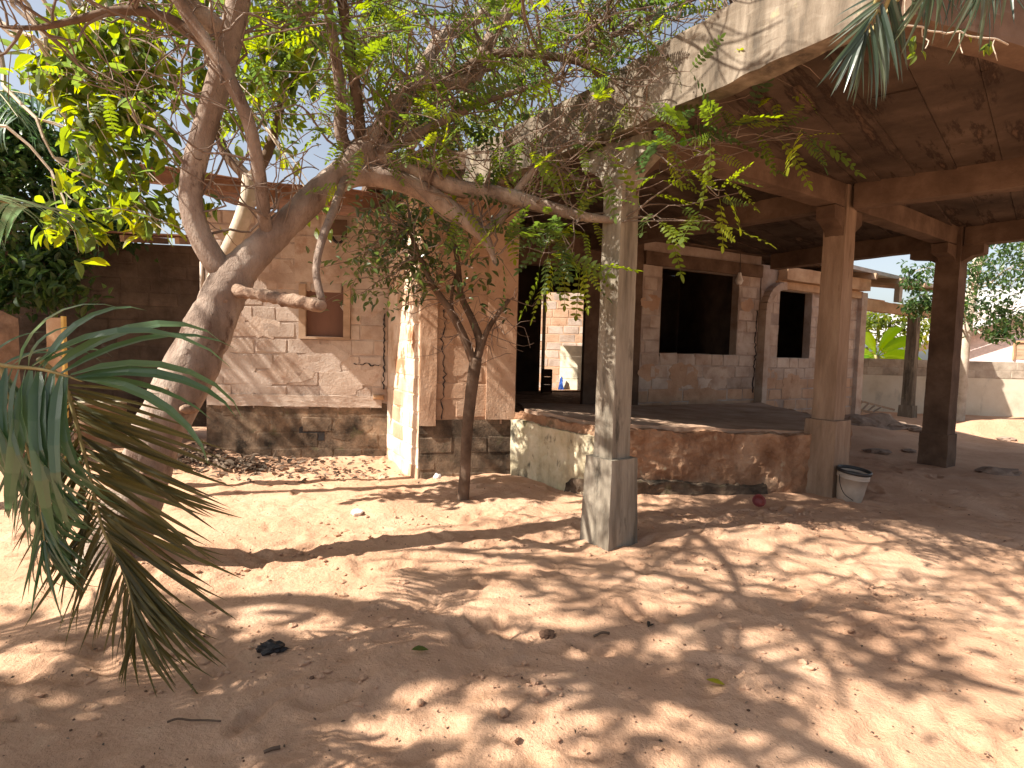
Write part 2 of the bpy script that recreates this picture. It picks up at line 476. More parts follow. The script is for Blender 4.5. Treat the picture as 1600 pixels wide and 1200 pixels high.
xs = axis([(-120, -20, 10), (-20, -7, 1.0), (-7, -4, .12), (-4, 6, .03), (6, 12, .08), (12, 24, .5), (24, 120, 8)])
ys = axis([(-60, -6, 6), (-6, .5, .5), (.5, 1.4, .1), (1.4, 6.6, .026), (6.6, 9, .05), (9, 14, .12), (14, 30, .6), (30, 160, 8)])
GX, GY = np.meshgrid(xs, ys, indexing='ij')
GZ = gz_base(GX, GY)
GZ = np.where(np.abs(GX) + np.abs(GY) > 60, 0.0, GZ)
for (cx, cy, a, sl_, sw, dp) in _FP:
    i0, i1 = np.searchsorted(xs, [cx - .35, cx + .35]); j0, j1 = np.searchsorted(ys, [cy - .35, cy + .35])
    if i1 <= i0 or j1 <= j0: continue
    X = GX[i0:i1, j0:j1] - cx; Y = GY[i0:i1, j0:j1] - cy
    U = X * math.cos(a) + Y * math.sin(a); V = -X * math.sin(a) + Y * math.cos(a)
    q = (U / sl_) ** 2 + (V / sw) ** 2
    GZ[i0:i1, j0:j1] += -dp * np.exp(-q ** 1.5) + dp * .55 * np.exp(-((np.sqrt(q) - 1.45) / .35) ** 2)
fine = (GX > -4.2) & (GX < 6.2) & (GY < 7)
mk = np.clip(vnoise(GX * 1.3 + 60, GY * 1.3 + 60, 12) * 3.2 + .55, .12, 1.3)
GZ += np.where(fine, mk * (.020 * vnoise(GX * 9 + 300, GY * 9 + 300, 8) + .022 * vnoise(GX * 19 + 300, GY * 19 + 300, 9)), 0)
nx, ny = len(xs), len(ys)
gv = np.stack([GX, GY, GZ], -1).reshape(-1, 3).astype(np.float32)
I, J = np.meshgrid(np.arange(nx - 1), np.arange(ny - 1), indexing='ij')
q = np.stack([I * ny + J, (I + 1) * ny + J, (I + 1) * ny + J + 1, I * ny + J + 1], -1).reshape(-1, 4)

def mesh_np(name, verts, quads, mat, smooth=False, tint=None):
    me = bpy.data.meshes.new(name)
    nv, nf = len(verts), len(quads)
    me.vertices.add(nv)
    me.vertices.foreach_set('co', np.ascontiguousarray(verts, np.float32).ravel())
    me.loops.add(nf * 4)
    me.loops.foreach_set('vertex_index', np.ascontiguousarray(quads, np.int32).ravel())
    me.polygons.add(nf)
    me.polygons.foreach_set('loop_start', np.arange(0, nf * 4, 4, dtype=np.int32))
    me.polygons.foreach_set('use_smooth', np.full(nf, smooth))
    me.materials.append(mat)
    me.update(calc_edges=True)
    if tint is not None:
        a = me.attributes.new('tint', 'FLOAT', 'POINT')
        a.data.foreach_set('value', np.ascontiguousarray(tint, np.float32))
    return me

tag(link('ground', mesh_np('ground', gv, q, MAT['sand'], True)), kind='structure')

# ------------------------------------------------------------------ block walls
def block_protos(nvar=9):
    out = []
    for k in range(nvar):
        bm = bmesh.new()
        bmesh.ops.create_cube(bm, size=1.0)
        bmesh.ops.scale(bm, vec=(.42, .06, .2), verts=bm.verts)
        bmesh.ops.bevel(bm, geom=bm.edges[:], offset=.016, segments=1, affect='EDGES')
        for v in bm.verts:
            v.co += Vector((R.uniform(-.012, .012), R.uniform(-.005, .005), R.uniform(-.010, .010)))
        bmesh.ops.scale(bm, vec=(1 / .42, 1 / .06, 1 / .2), verts=bm.verts)
        out.append(bm)
    return out
_BP = block_protos()
_BPM = {}
def block_mesh(mat):
    k = R.randrange(len(_BP))
    key = (mat.name, k)
    if key not in _BPM:
        me = bpy.data.meshes.new('block')
        _BP[k].to_mesh(me)
        me.materials.append(mat)
        _BPM[key] = me
    return _BPM[key]

def wall_core(a, b, z0, z1, th, openings, name, mat, parent):
    """wall slab from plan point a to b; its face towards the right of a->b is the front"""
    a, b = Vector(a[:2]), Vector(b[:2])
    Lw = (b - a).length
    t = (b - a) / Lw
    nrm = Vector((t.y, -t.x))           # front normal
    S = sorted({0.0, Lw, *[o[0] for o in openings], *[o[1] for o in openings]})
    Z = sorted({z0, z1, *[o[2] for o in openings], *[o[3] for o in openings]})
    S = [s for s in S if 0 <= s <= Lw]; Z = [z for z in Z if z0 <= z <= z1]
    def solid(i, j):
        if i < 0 or j < 0 or i >= len(S) - 1 or j >= len(Z) - 1: return False
        sc, zc = (S[i] + S[i + 1]) / 2, (Z[j] + Z[j + 1]) / 2
        return not any(o[0] < sc < o[1] and o[2] < zc < o[3] for o in openings)
    mb = MB()
    def pt(s, d, z):
        p = a + t * s - nrm * d
        return (p.x, p.y, z)
    for i in range(len(S) - 1):
        for j in range(len(Z) - 1):
            if not solid(i, j): continue
            s0, s1, w0, w1 = S[i], S[i + 1], Z[j], Z[j + 1]
            v = [pt(s0, 0, w0), pt(s1, 0, w0), pt(s1, 0, w1), pt(s0, 0, w1), pt(s0, th, w0), pt(s1, th, w0), pt(s1, th, w1), pt(s0, th, w1)]
            f = [(0, 1, 2, 3), (5, 4, 7, 6)]
            if not solid(i - 1, j): f.append((4, 0, 3, 7))
            if not solid(i + 1, j): f.append((1, 5, 6, 2))
            if not solid(i, j - 1): f.append((4, 5, 1, 0))
            if not solid(i, j + 1): f.append((3, 2, 6, 7))
            mb.add(v, f)
    return mb.build(name, mat, parent), a, t, nrm, Lw

def block_wall(parent, a, b, z0, z1, th=.15, openings=(), ch=.215, bl=.42, mats=None, core='mortar', name='wall', skip=.0, ztop=None, gap=.005, zpaint=None):
    core_o, a, t, nrm, Lw = wall_core(a, b, z0, z1, th, list(openings), name, MAT[core], parent)
    ang = math.atan2(t.y, t.x)
    rows = int((min(z1, ztop or z1) - z0) / ch + .3)
    for k in range(rows):
        zb = z0 + k * ch
        zt = min(zb + ch, z1)
        if zt - zb < .08: continue
        s = -(bl / 2 if k % 2 else 0) + R.uniform(-.03, .03)
        while s < Lw:
            l_ = bl * R.choice((1, 1, 1, .97, .72, 1.04))
            segs = [(max(s, 0), min(s + l_, Lw))]
            s += l_
            for o in openings:
                if o[2] < (zb + zt) / 2 < o[3]:
                    ns = []
                    for (p, q_) in segs:
                        if q_ <= o[0] or p >= o[1]: ns.append((p, q_)); continue
                        if p < o[0]: ns.append((p, o[0]))
                        if q_ > o[1]: ns.append((o[1], q_))
                    segs = ns
            for p, q_ in segs:
                if q_ - p < .07 or R.random() < skip: continue
                zc = (zb + zt) / 2
                mt = mats(p, zc) if callable(mats) else mats
                if mt is None: continue
                proud = R.uniform(.003, .008)
                g = gap * R.uniform(.6, 1.5)
                c = a + t * ((p + q_) / 2) - nrm * (.03 - proud)
                mw = Matrix.Translation((c.x, c.y, zc + R.uniform(-.004, .004))) @ Matrix.Rotation(ang + R.uniform(-.006, .006), 4, 'Z') @ Matrix.Rotation(R.uniform(-.008, .008), 4, 'Y') @ Matrix.Diagonal((q_ - p - g, .06, zt - zb - g, 1))
                link('block', block_mesh(MAT[mt]), core_o, mw)
    return core_o

# ------------------------------------------------------------------ the house
house = thing('house', 'unfinished cement block house with dark empty window openings behind the porch', 'house')
A0, A1 = (-4.13, 7.76), (-1.73, 8.0)
B0, B1 = (-1.10, 6.82), (0.03, 7.03)
def matA(s, z):
    if .2 < z < .42 and 1.2 < s < 1.55: return None
    if z < .66: return 'mould'
    if z < .86: return 'block_warm'
    return R.choice(('block', 'block', 'block_pink'))
winA = (1.22, 1.90, 1.62, 2.36)
block_wall(house, A0, A1, -.1, 3.30, .16, [winA], mats=matA, skip=.06)
# plinth lip on the left wall
tA = (Vector(A1) - Vector(A0)).normalized(); nA = Vector((tA.y, -tA.x))
def onA(s, out, z):
    p = Vector(A0) + tA * s + nA * out
    return Vector((p.x, p.y, z))
rough_hexa('plinth_lip', bar8(onA(.02, .004, 0), onA(2.34, .004, 0), .05, .69, .845), MAT['block_pink'], house, .08, .009, 6)
rough_hexa('plinth', bar8(onA(.0, .0, 0), onA(2.40, .0, 0), .006, -.1, .66), MAT['mould'], house, .2, .0015, 4)
rough_hexa('plinth_hole_shade', bar8(onA(1.22, .001, 0), onA(1.56, .001, 0), .009, .22, .41), MAT['scrap'], house, .08, .003, 7)  # black sheet painted as the shade inside a missing block's hole
# small boarded window
wf = MB()
z0, z1 = winA[2], winA[3]
for s in (winA[0] + .045, winA[1] - .045):
    wf.hexa(bar8(onA(s - .045, -.01, 0), onA(s + .045, -.01, 0), .11, z0 + .035, z1))
wf.hexa(bar8(onA(winA[0], -.01, 0), onA(winA[1], -.01, 0), .125, z0, z0 + .034))
win = wf.build('window', MAT['wood'], house)
tag(win, 'small window closed with a brown board')
sb = MB()
sb.hexa(bar8(onA(winA[0] + .09, -.03, 0), onA(winA[1] - .09, -.03, 0), .02, z0 + .036, z1 - .005))
sb.build('shutter_board', MAT['board'], win)
# patched panel above the window, and the loose plate with its hook
pp = rough_hexa('plaster_patch', bar8(onA(1.16, .004, 0), onA(2.0, .004, 0), .03, 2.385, 3.0), MAT['block_pink'], house, .1, .004, 5)
pl_ = MB()
c = onA(1.70, .09, 0)
pl_.hexa(bar8(onA(1.60, .09, 0), onA(1.86, .10, 0), .03, 3.02, 3.22))
pl_.build('vent_plate', MAT['concrete'], house)
hk = MB()
hk.tube([onA(1.66, .05, 3.0), onA(1.70, .07, 2.94), onA(1.76, .08, 2.92), onA(1.80, .07, 2.96), onA(1.79, .05, 3.01)], [.018, .02, .02, .018, .016], 6)
hk.build('bent_hook', MAT['scrap'], house, True)
dp = MB()
dp.tube([onA(-.02, .05, 2.1), onA(-.02, .05, 2.6)], [.03, .03], 8, 1)
dp.build('pipe', MAT['whitepl'], house, True)
sc_ = MB()
sc_.tube([onA(2.22, .03, .84), onA(2.36, .03, .84)], [.035, .035], 8, 1)
sc_.build('pipe_stub', MAT['lintel'], house, True)
# return and wall B
ret = block_wall(house, A1, B0, -.1, 3.42, .16, mats=lambda s, z: 'plaster' if R.random() < .9 else 'block_warm', core='plaster', gap=.008)
def matB(s, z):
    if z < .62: return 'mould'
    return 'block_warm'
block_wall(house, B0, B1, -.15, 3.42, .18, mats=matB, core='block_warm', gap=.010)
# plastered jamb strip on wall B towards the doorway
tB = (Vector(B1) - Vector(B0)).normalized(); nB = Vector((tB.y, -tB.x))
def onB(s, out, z):
    p = Vector(B0) + tB * s + nB * out
    return Vector((p.x, p.y, z))
rough_hexa('plaster_jamb', bar8(onB(.80, .012, 0), onB(1.155, .012, 0), .05, .70, 3.38), MAT['block_warm'], house, .14, .006, 4)
rough_hexa('plaster_jamb', bar8(onB(.01, .012, 0), onB(.20, .012, 0), .05, .62, 3.38), MAT['block_warm'], house, .14, .007, 4)
rough_hexa('plinth', bar8(onB(.0, .0, 0), onB(1.15, .0, 0), .006, -.2, .64), MAT['mould'], house, .2, .0015, 4)
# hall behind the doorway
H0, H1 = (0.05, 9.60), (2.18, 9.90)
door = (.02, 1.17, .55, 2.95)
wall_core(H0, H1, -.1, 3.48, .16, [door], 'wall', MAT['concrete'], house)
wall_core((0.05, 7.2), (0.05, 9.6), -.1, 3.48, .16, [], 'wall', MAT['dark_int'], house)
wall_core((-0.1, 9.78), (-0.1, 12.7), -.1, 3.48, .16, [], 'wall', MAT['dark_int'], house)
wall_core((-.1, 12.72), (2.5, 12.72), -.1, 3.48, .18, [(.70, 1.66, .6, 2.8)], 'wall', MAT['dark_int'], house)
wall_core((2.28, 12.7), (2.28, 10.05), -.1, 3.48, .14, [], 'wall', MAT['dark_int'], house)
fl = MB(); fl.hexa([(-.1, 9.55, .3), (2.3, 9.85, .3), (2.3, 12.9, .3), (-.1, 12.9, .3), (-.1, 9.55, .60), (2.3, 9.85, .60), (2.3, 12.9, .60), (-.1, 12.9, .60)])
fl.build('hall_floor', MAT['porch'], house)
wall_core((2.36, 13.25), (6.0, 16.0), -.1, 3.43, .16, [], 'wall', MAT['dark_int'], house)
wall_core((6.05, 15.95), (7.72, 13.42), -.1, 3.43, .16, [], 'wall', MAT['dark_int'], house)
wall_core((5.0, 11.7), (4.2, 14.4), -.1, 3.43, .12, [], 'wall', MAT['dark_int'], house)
jf = MB(); jf.hexa(bar8((.63, 12.62), (.70, 12.62), .1, .6, 2.8))
jf.build('door_jamb', MAT['cream'], house)
# back wall under the carport with its big window opening
W0, W1 = (2.18, 9.90), (4.77, 11.30)
win1 = (.43, 2.36, 1.48, 3.03)
def matG(s, z):
    return 'block_warm' if z < .85 else 'block_pink'
def matW(s, z):
    return 'block_warm' if z < .85 else R.choice(('block', 'block', 'block_pink'))
block_wall(house, W0, W1, .45, 3.48, .16, [win1], mats=matW, ch=.217, ztop=3.02, skip=.05)
tW = (Vector(W1) - Vector(W0)).normalized()
def onW(s, out, z):
    p = Vector(W0) + tW * s + Vector((tW.y, -tW.x)) * out
    return Vector((p.x, p.y, z))
rough_hexa('lintel', bar8(onW(.0, .02, 0), onW(2.93, .02, 0), .09, 3.035, 3.26), MAT['concrete'], house, .2, .006)
# wing wall and second window
G0, G1 = (4.80, 11.32), (7.86, 13.23)
win2 = (.62, 1.75, 1.42, 2.86)
block_wall(house, G0, G1, .2, 3.3, .16, [win2], mats=lambda s, z: 'block_warm' if z < 1.0 else 'block_pink', ch=.217, ztop=2.9)
tG = (Vector(G1) - Vector(G0)).normalized()
def onG(s, out, z):
    p = Vector(G0) + tG * s + Vector((tG.y, -tG.x)) * out
    return Vector((p.x, p.y, z))
rough_hexa('lintel', bar8(onG(.45, .03, 0), onG(3.6, .03, 0), .10, 2.87, 3.02), MAT['lintel'], house, .2, .006)
# arch: pilaster, quarter curve, head beam
ar = MB()
pts = [(.05, .3), (.05, 1.4), (.05, 2.42)] + [(.05 + .55 * (1 - math.cos(a)), 2.42 + .5 * math.sin(a)) for a in np.linspace(.25, PI / 2, 7)]
for i in range(len(pts) - 1):
    (s0, w0), (s1, w1) = pts[i], pts[i + 1]
    d = Vector((s1 - s0, w1 - w0)).normalized(); n2 = Vector((-d.y, d.x)) * .075
    q8 = []
    for out in (.16, .0):
        for (s, z, sg) in ((s0, w0, -1), (s1, w1, -1), (s1, w1, 1), (s0, w0, 1)):
            dd = n2
            q8.append(onG(s + dd.x * sg, out, z + dd.y * sg))
    ar.add(q8, [(0, 1, 2, 3), (7, 6, 5, 4), (0, 4, 5, 1), (1, 5, 6, 2), (2, 6, 7, 3), (3, 7, 4, 0)])
ar.build('arch', MAT['block_pink'], house)
rough_hexa('head_beam', bar8(onG(.50, .12, 0), onG(3.62, .12, 0), .2, 3.03, 3.28), MAT['lintel'], house, .2, .008)
# corner pillar, verandah lintel, post, eaves to the right of the wing
rough_hexa('corner_pillar', taper(onG(3.66, -.02, 0), .24, .0, onG(3.66, -.02, 0), .23, 3.0, .56), MAT['block_pink'], house, .15, .008)
VP = at(1417, 655, 15.0); VP = Vector((VP.x, VP.y, 0))
v0 = onG(3.68, .0, 0)
dV = (VP - v0).normalized()
rough_hexa('verandah_lintel', bar8(v0 + dV * .1, VP + dV * 1.2, .18, 2.62, 2.86), MAT['lintel'], house, .2, .01)
rough_hexa('verandah_post', taper(VP, .24, -.1, VP, .22, 2.61, .62), MAT['grey_concrete'], house, .15, .006)
rough_hexa('verandah_post_foot', taper(VP, .34, -.1, VP, .31, .32, .62), MAT['grey_concrete'], house, .15, .006)
wall_core(v0 + Vector((-.6, 1.0, 0)), VP + dV * 1.0 + Vector((-.6, 1.0, 0)), 2.9, 3.15, .12, [], 'soffit_board', MAT['lintel'], house)
ev = MB()
e0, e1 = onG(1.6, .55, 0), VP + dV * 1.5 + Vector((.25, -.25, 0))
ev.hexa([(e0.x, e0.y, 3.38), (e1.x, e1.y, 3.33), (e1.x - 1.6, e1.y + 2.2, 3.75), (e0.x - 1.6, e0.y + 2.2, 3.8),
         (e0.x, e0.y, 3.46), (e1.x, e1.y, 3.41), (e1.x - 1.6, e1.y + 2.2, 3.83), (e0.x - 1.6, e0.y + 2.2, 3.88)])
ev.build('wing_roof', MAT['roofgrey'], house)
for k in range(4):
    p = e0.lerp(e1, .25 + .2 * k)
    rb = MB(); rb.bar((p.x + .05, p.y - .05, 3.30), (p.x - 1.2, p.y + 1.6, 3.62), .09, .13)
    rb.build('rafter', MAT['wood'], house)
rough_hexa('rafter_block', bar8(VP + Vector((-1.15, -1.0, 0)), VP + Vector((-1.03, -.93, 0)), .12, 2.88, 3.3), MAT['whitepl'], house, .2, .004)
# roof slab over the rooms
rough_solid('house_roof_slab', [(-1.55, 6.30), (-.55, 6.20), (-.15, 6.70), (.1, 7.3), (0, 9.5), (2.2, 9.75), (4.85, 11.2), (7.6, 13.1), (6.1, 16.1), (2.3, 13.3), (-.6, 13.0), (-2.2, 8.2)], 3.44, 3.62, MAT['concrete'], house, .3, .008)
# sheet roof over the left wall
rs = MB()
nseg = 26
pA, pB = onA(-.55, .92, 0), onA(2.42, .92, 0)
pC, pD = onA(2.42, -2.6, 0), onA(-.55, -2.6, 0)
vs = []
for i in range(nseg + 1):
    f = i / nseg
    zz = .03 * math.sin(f * nseg * PI / 1.0) 
    zf = 3.58 * (1 - f) + 3.37 * f
    a_, b_ = pA.lerp(pB, f), pD.lerp(pC, f)
    sag = .02 * math.sin(f * 9) 
    for (p, zo) in ((a_, 0), (b_, .35)):
        for th in (0, .012):
            vs.append((p.x, p.y, zf + zo + zz * .7 + th + sag))
fs = []
for i in range(nseg):
    b = i * 4
    fs += [(b, b + 4, b + 6, b + 2), (b + 1, b + 3, b + 7, b + 5), (b, b + 1, b + 5, b + 4), (b + 2, b + 6, b + 7, b + 3)]
fs += [(0, 2, 3, 1), (nseg * 4, nseg * 4 + 1, nseg * 4 + 3, nseg * 4 + 2)]
rs.add(vs, fs)
rs.build('sheet_roof', MAT['rust'], house)
rough_hexa('fascia_board', bar8(onA(-.5, .86, 0), onA(2.38, .86, 0), .03, 3.40, 3.54, 3.22, 3.34), MAT['rust'], house, .3, .006)
for s in (.1, .9, 1.7, 2.3):
    rb = MB(); a_, b_ = onA(s, .70, 0), onA(s, -.1, 0)
    zf = 3.50 - .07 * s
    rb.bar((a_.x, a_.y, zf - .06), (b_.x, b_.y, zf + .02), .06, .09); rb.build('rafter', MAT['wood'], house)
# courtyard wall glimpsed through the hall
cw = thing('courtyard_wall', 'sunlit block wall of the rear courtyard seen through the doorway', 'wall', (1.2, 15.2, 0))
block_wall(cw, (-1.2, 16.0), (3.2, 14.6), .0, 3.3, .15, [], mats=lambda s, z: R.choice(('block_warm', 'block')), core='block_warm')
for k in range(4):
    z = .60 + k * .26
    bk = rough_hexa('cement_block', bar8((1.16, 13.72), (1.74 - .01 * k, 13.48), .2, z + .003, z + .255), MAT['cream'], None, .2, .005)
    tag(bk, ['bottom cream block of the sunlit stack behind the doorway', 'second cream block from the bottom of the stack behind the doorway', 'third cream block up the stack behind the doorway', 'topmost cream block of the stack behind the doorway'][k], 'block', 'cream blocks stacked behind the hall')
st = rough_hexa('yard_step', bar8((.5, 13.55), (2.2, 13.7), .8, -.1, .60), MAT['porch'], None, .2, .008)
tag(st, 'low sunlit step in the courtyard under the cream block stack', 'step')
bb = rough_hexa('blue_bag', [(1.08, 13.45, .605), (1.20, 13.43, .605), (1.22, 13.55, .605), (1.1, 13.58, .605), (1.13, 13.48, .86), (1.17, 13.47, .93), (1.18, 13.52, .91), (1.14, 13.53, .85)], MAT['blue'], None, .06, .015, 9)
tag(bb, 'crumpled blue plastic bag leaning on the cream block stack', 'bag')
cr = thing('wooden_crate', 'brown wooden crate standing in the dark hall doorway', 'crate', (.74, 12.3, .6))
for k in range(3):
    m_ = MB(); m_.box((.74, 12.2, .70 + k * .17), .22, .02, .15); m_.build('slat', MAT['board'], cr)
    m_ = MB(); m_.box((.74, 12.45, .70 + k * .17), .22, .02, .15); m_.build('slat', MAT['board'], cr)
for x in (.64, .84):
    m_ = MB(); m_.box((x, 12.325, .86), .02, .27, .5); m_.build('side_panel', MAT['board'], cr)
# bulb on its wire
lb = thing('light_bulb', 'bare white light bulb hanging on a wire beside the large dark window', 'bulb', at(1155, 437, 10.8))
bp = at(1155, 437, 10.8)
m_ = MB(); m_.tube([(bp.x, bp.y, 3.42), (bp.x + .01, bp.y, bp.z + .12)], [.006, .006], 5, 1); m_.build('wire', MAT['blackpl'], lb)
m_ = MB(); m_.tube([bp + Vector((0, 0, .13)), bp + Vector((0, 0, .06)), bp + Vector((0, 0, -.02)), bp + Vector((0, 0, -.09))], [.03, .045, .075, .04], 10); m_.build('glass_globe', MAT['white_stone'], lb, True)

def smear(fn, s_, z_, r_, mat, out=.0032, th=.008):
    n_ = 23
    pts = []
    for k in range(n_):
        a = 2 * PI * k / n_
        q_ = r_ * (R.uniform(.72, 1.1) + .22 * noise.noise(Vector((s_ * 9 + 1.3 * math.cos(a), z_ * 7 + 1.3 * math.sin(a), r_ * 30))))
        pts.append((s_ + q_ * math.cos(a) * 1.35, z_ + q_ * math.sin(a) * .85))
    bm = bmesh.new()
    fr = [bm.verts.new(fn(a, out + th / 2, b)) for a, b in pts]
    bk_ = [bm.verts.new(fn(a, out - th, b)) for a, b in pts]
    bm.faces.new(fr); bm.faces.new(bk_[::-1])
    for k in range(n_):
        bm.faces.new((fr[k], bk_[k], bk_[(k + 1) % n_], fr[(k + 1) % n_]))
    rough_bm(bm, .07, .0025, 6, .6)
    bmesh.ops.recalc_face_normals(bm, faces=bm.faces[:])
    me = bpy.data.meshes.new('plaster_smear'); bm.to_mesh(me); bm.free()
    me.materials.append(MAT[mat])
    link('plaster_smear', me, house)
for (a, b, r_, m_n) in ((.35, 1.25, .22, 'block'), (.75, 1.75, .18, 'block_pink'), (1.1, 1.2, .26, 'block_pink'), (1.55, 1.35, .25, 'block'), (2.1, 1.15, .2, 'block_pink'), (2.05, 2.1, .2, 'block'), (.5, 2.3, .22, 'block'), (.95, 2.5, .2, 'block_pink'), (2.15, 2.75, .2, 'block'), (1.75, 1.02, .22, 'block_pink'), (.3, 1.85, .16, 'block_pink'), (.6, .98, .2, 'block'), (.55, .45, .2, 'mould'), (1.9, .4, .22, 'mould')):
    smear(onA, a, b, r_, m_n)
for (a, b, r_, m_n) in ((.2, 1.2, .18, 'block_warm'), (1.0, 1.15, .28, 'block_warm'), (1.9, 1.1, .25, 'block_pink'), (2.6, 1.7, .16, 'block'), (2.62, 2.5, .15, 'block_warm'), (.2, 2.4, .16, 'block_warm'), (1.5, .8, .3, 'block_warm'), (.6, .85, .25, 'block_warm')):
    smear(onW, a, b, r_, m_n)
for (a, b, r_, m_n) in ((.35, 1.9, .15, 'block_pink'), (.4, 1.1, .2, 'block_warm'), (2.3, 1.8, .2, 'block_pink'), (2.6, 1.0, .25, 'block_warm'), (1.2, .9, .3, 'block_warm')):
    smear(onG, a, b, r_, m_n)
for (a, b, r_, m_n) in ((.45, 1.4, .2, 'block_warm'), (.6, 2.0, .2, 'block_warm'), (.4, 2.5, .22, 'block_warm'), (.6, .95, .2, 'block_warm')):
    smear(onB, a, b, r_, m_n)
def crack_shade(fn, pts, wd, out=.016):
    mb = MB(); v = []
    for (a, b) in pts:
        w_ = wd * R.uniform(.4, 1.5)
        v += [fn(a - w_, out, b), fn(a + w_, out + .001, b + R.uniform(-.01, .01)), fn(a + w_, out - .03, b), fn(a - w_, out - .03, b)]
    f = []
    for k in range(len(pts) - 1):
        i = 4 * k
        f += [(i, i + 1, i + 5, i + 4), (i + 1, i + 2, i + 6, i + 5), (i + 3, i, i + 4, i + 7)]
    mb.add(v, f); mb.build('crack_shade', MAT['scrap'], house)  # black ribbon, its colour standing in for shade in the open gap
def zig(a, z0, z1, amp, n_=34):
    return [(a + R.gauss(0, amp), z0 + (z1 - z0) * k / n_) for k in range(n_ + 1)]
crack_shade(onA, zig(2.36, .95, 2.0, .010), .009)
crack_shade(onB, zig(.28, .7, 2.0, .014), .006)
crack_shade(onB, zig(.93, .75, 1.9, .018), .006, .034)
crack_shade(onW, zig(2.88, .8, 2.4, .014), .010)
crack_shade(onA, [(1.95 + .04 * k, 1.28 + R.gauss(0, .015)) for k in range(10)], .012)

# ------------------------------------------------------------------ porch
porch = thing('porch', 'raised earth stained concrete porch with a mouldy sunlit left side', 'porch')
pz = [.80, .75, .66, .60, .58, .60, .62]
rough_solid('platform', [(.05, 6.98), (.97, 6.02), (3.50, 6.52), (4.8, 8.05), (5.0, 11.3), (2.2, 9.87), (.07, 9.58)], -.3, pz, MAT['porch'], porch, .065, .04, 3.0, .65)
MAT['screed'] = nmat('dusty_floor_screed', [(.3, (.28, .175, .115)), (.5, (.40, .27, .19)), (.7, (.50, .365, .275))], scale=2.2, rough=.95, bump=.7, bscale=30, bdist=.012, spec=.1)
rough_solid('floor_screed', [(.16, 6.98), (1.0, 6.16), (3.44, 6.64), (4.68, 8.08), (4.88, 11.2), (2.2, 9.84), (.12, 9.56)], .5, [p + .035 for p in pz], MAT['screed'], porch, .1, .012, 3, .5)
MAT['lichen'] = nmat('lichen_streaked_render', [(.3, (.20, .16, .10)), (.5, (.50, .43, .29)), (.7, (.66, .59, .44))], scale=3.4, rough=.95, bump=.9, bscale=30, bdist=.018, stretch=(1, 1, .5),
                     spots=[((.05, .045, .035), 3.6, .55, .08, .85, (1.2, 1.2, .6)), ((.40, .40, .16), 5, .60, .1, .5, (1, 1, .5))], spec=.1)
rough_solid('side_render', [(.00, 6.96), (.96, 5.96), (1.06, 5.975), (1.04, 6.05), (.97, 6.05), (.06, 7.0)], -.3, [.70, .66, .60, .62, .66, .70], MAT['lichen'], porch, .08, .022, 3.5, .5)
# low mouldy foot render around the porch base
rough_solid('footing', [(.62, 6.31), (.95, 5.97), (2.9, 6.34), (2.86, 6.50), (1.0, 6.15), (.70, 6.42)], -.3, [.16, .20, .10, .12, .24, .18], MAT['mould'], porch, .08, .04, 5, .5)

# ------------------------------------------------------------------ carport
carport = thing('carport', 'large brown concrete carport roof on three columns beside the house', 'carport')
UA = math.radians(36)
def P2(v): return Vector((v.x, v.y, 0))
c1 = P2(at(950, 857, 4.75)); c2 = P2(at(1286, 772, 6.62)); c3 = P2(at(1463, 718, 8.6))
ZB, ZT = 3.20, 3.48
def column(c, sb_, st_, zb_, ss0, ss1, mat, label):
    sh = rough_hexa('column', taper(c, ss0, zb_ - .02, c, ss1, ZT + .01, UA), MAT[mat], carport, .09, .0035, 6, .8)
    sh['label'] = label
    b = rough_hexa('column_base', taper(c, sb_, -.25, c, st_, zb_, UA), MAT[mat], sh, .07, .0055, 6, .8)
    return sh
k1 = column(c1, .345, .295, .72, .205, .19, 'column_grey', 'front column, grey concrete with painted shadow mottles on a square base')
k2 = column(c2, .37, .345, .86, .25, .23, 'column_brown', 'middle column of brown concrete at the porch corner')
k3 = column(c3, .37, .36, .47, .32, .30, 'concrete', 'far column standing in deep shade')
uV = Vector((math.cos(UA), math.sin(UA), 0)); vV = Vector((-uV.y, uV.x, 0))
def haunch(col, c, d, r, mat):
    """bracket that spreads the column head along direction d"""
    mb = MB()
    s = Vector((d.y, -d.x, 0)) * .1
    prof = [(.06, 2.78), (.10, 2.86), (.15, 2.96), (.26, 3.03), (r, 3.06), (r, 3.19), (.06, 3.19)]
    n = len(prof)
    vs = [c + d * p + s + Vector((0, 0, z)) for p, z in prof] + [c + d * p - s + Vector((0, 0, z)) for p, z in prof]
    fs = [tuple(range(n)), tuple(range(2 * n - 1, n - 1, -1))] + [(i, n + i, n + (i + 1) % n, (i + 1) % n) for i in range(n)]
    mb.add(vs, fs)
    return mb.build('bracket', MAT[mat], col)
haunch(k1, c1, -vV * 1, .32, 'column_grey'); haunch(k1, c1, uV, .32, 'concrete'); haunch(k1, c1, vV, .36, 'column_grey')
haunch(k2, c2, -uV, .34, 'concrete'); haunch(k2, c2, uV, .3, 'concrete')
haunch(k3, c3, -uV, .5, 'concrete'); haunch(k3, c3, -vV, .4, 'concrete'); haunch(k3, c3, vV, .5, 'concrete')
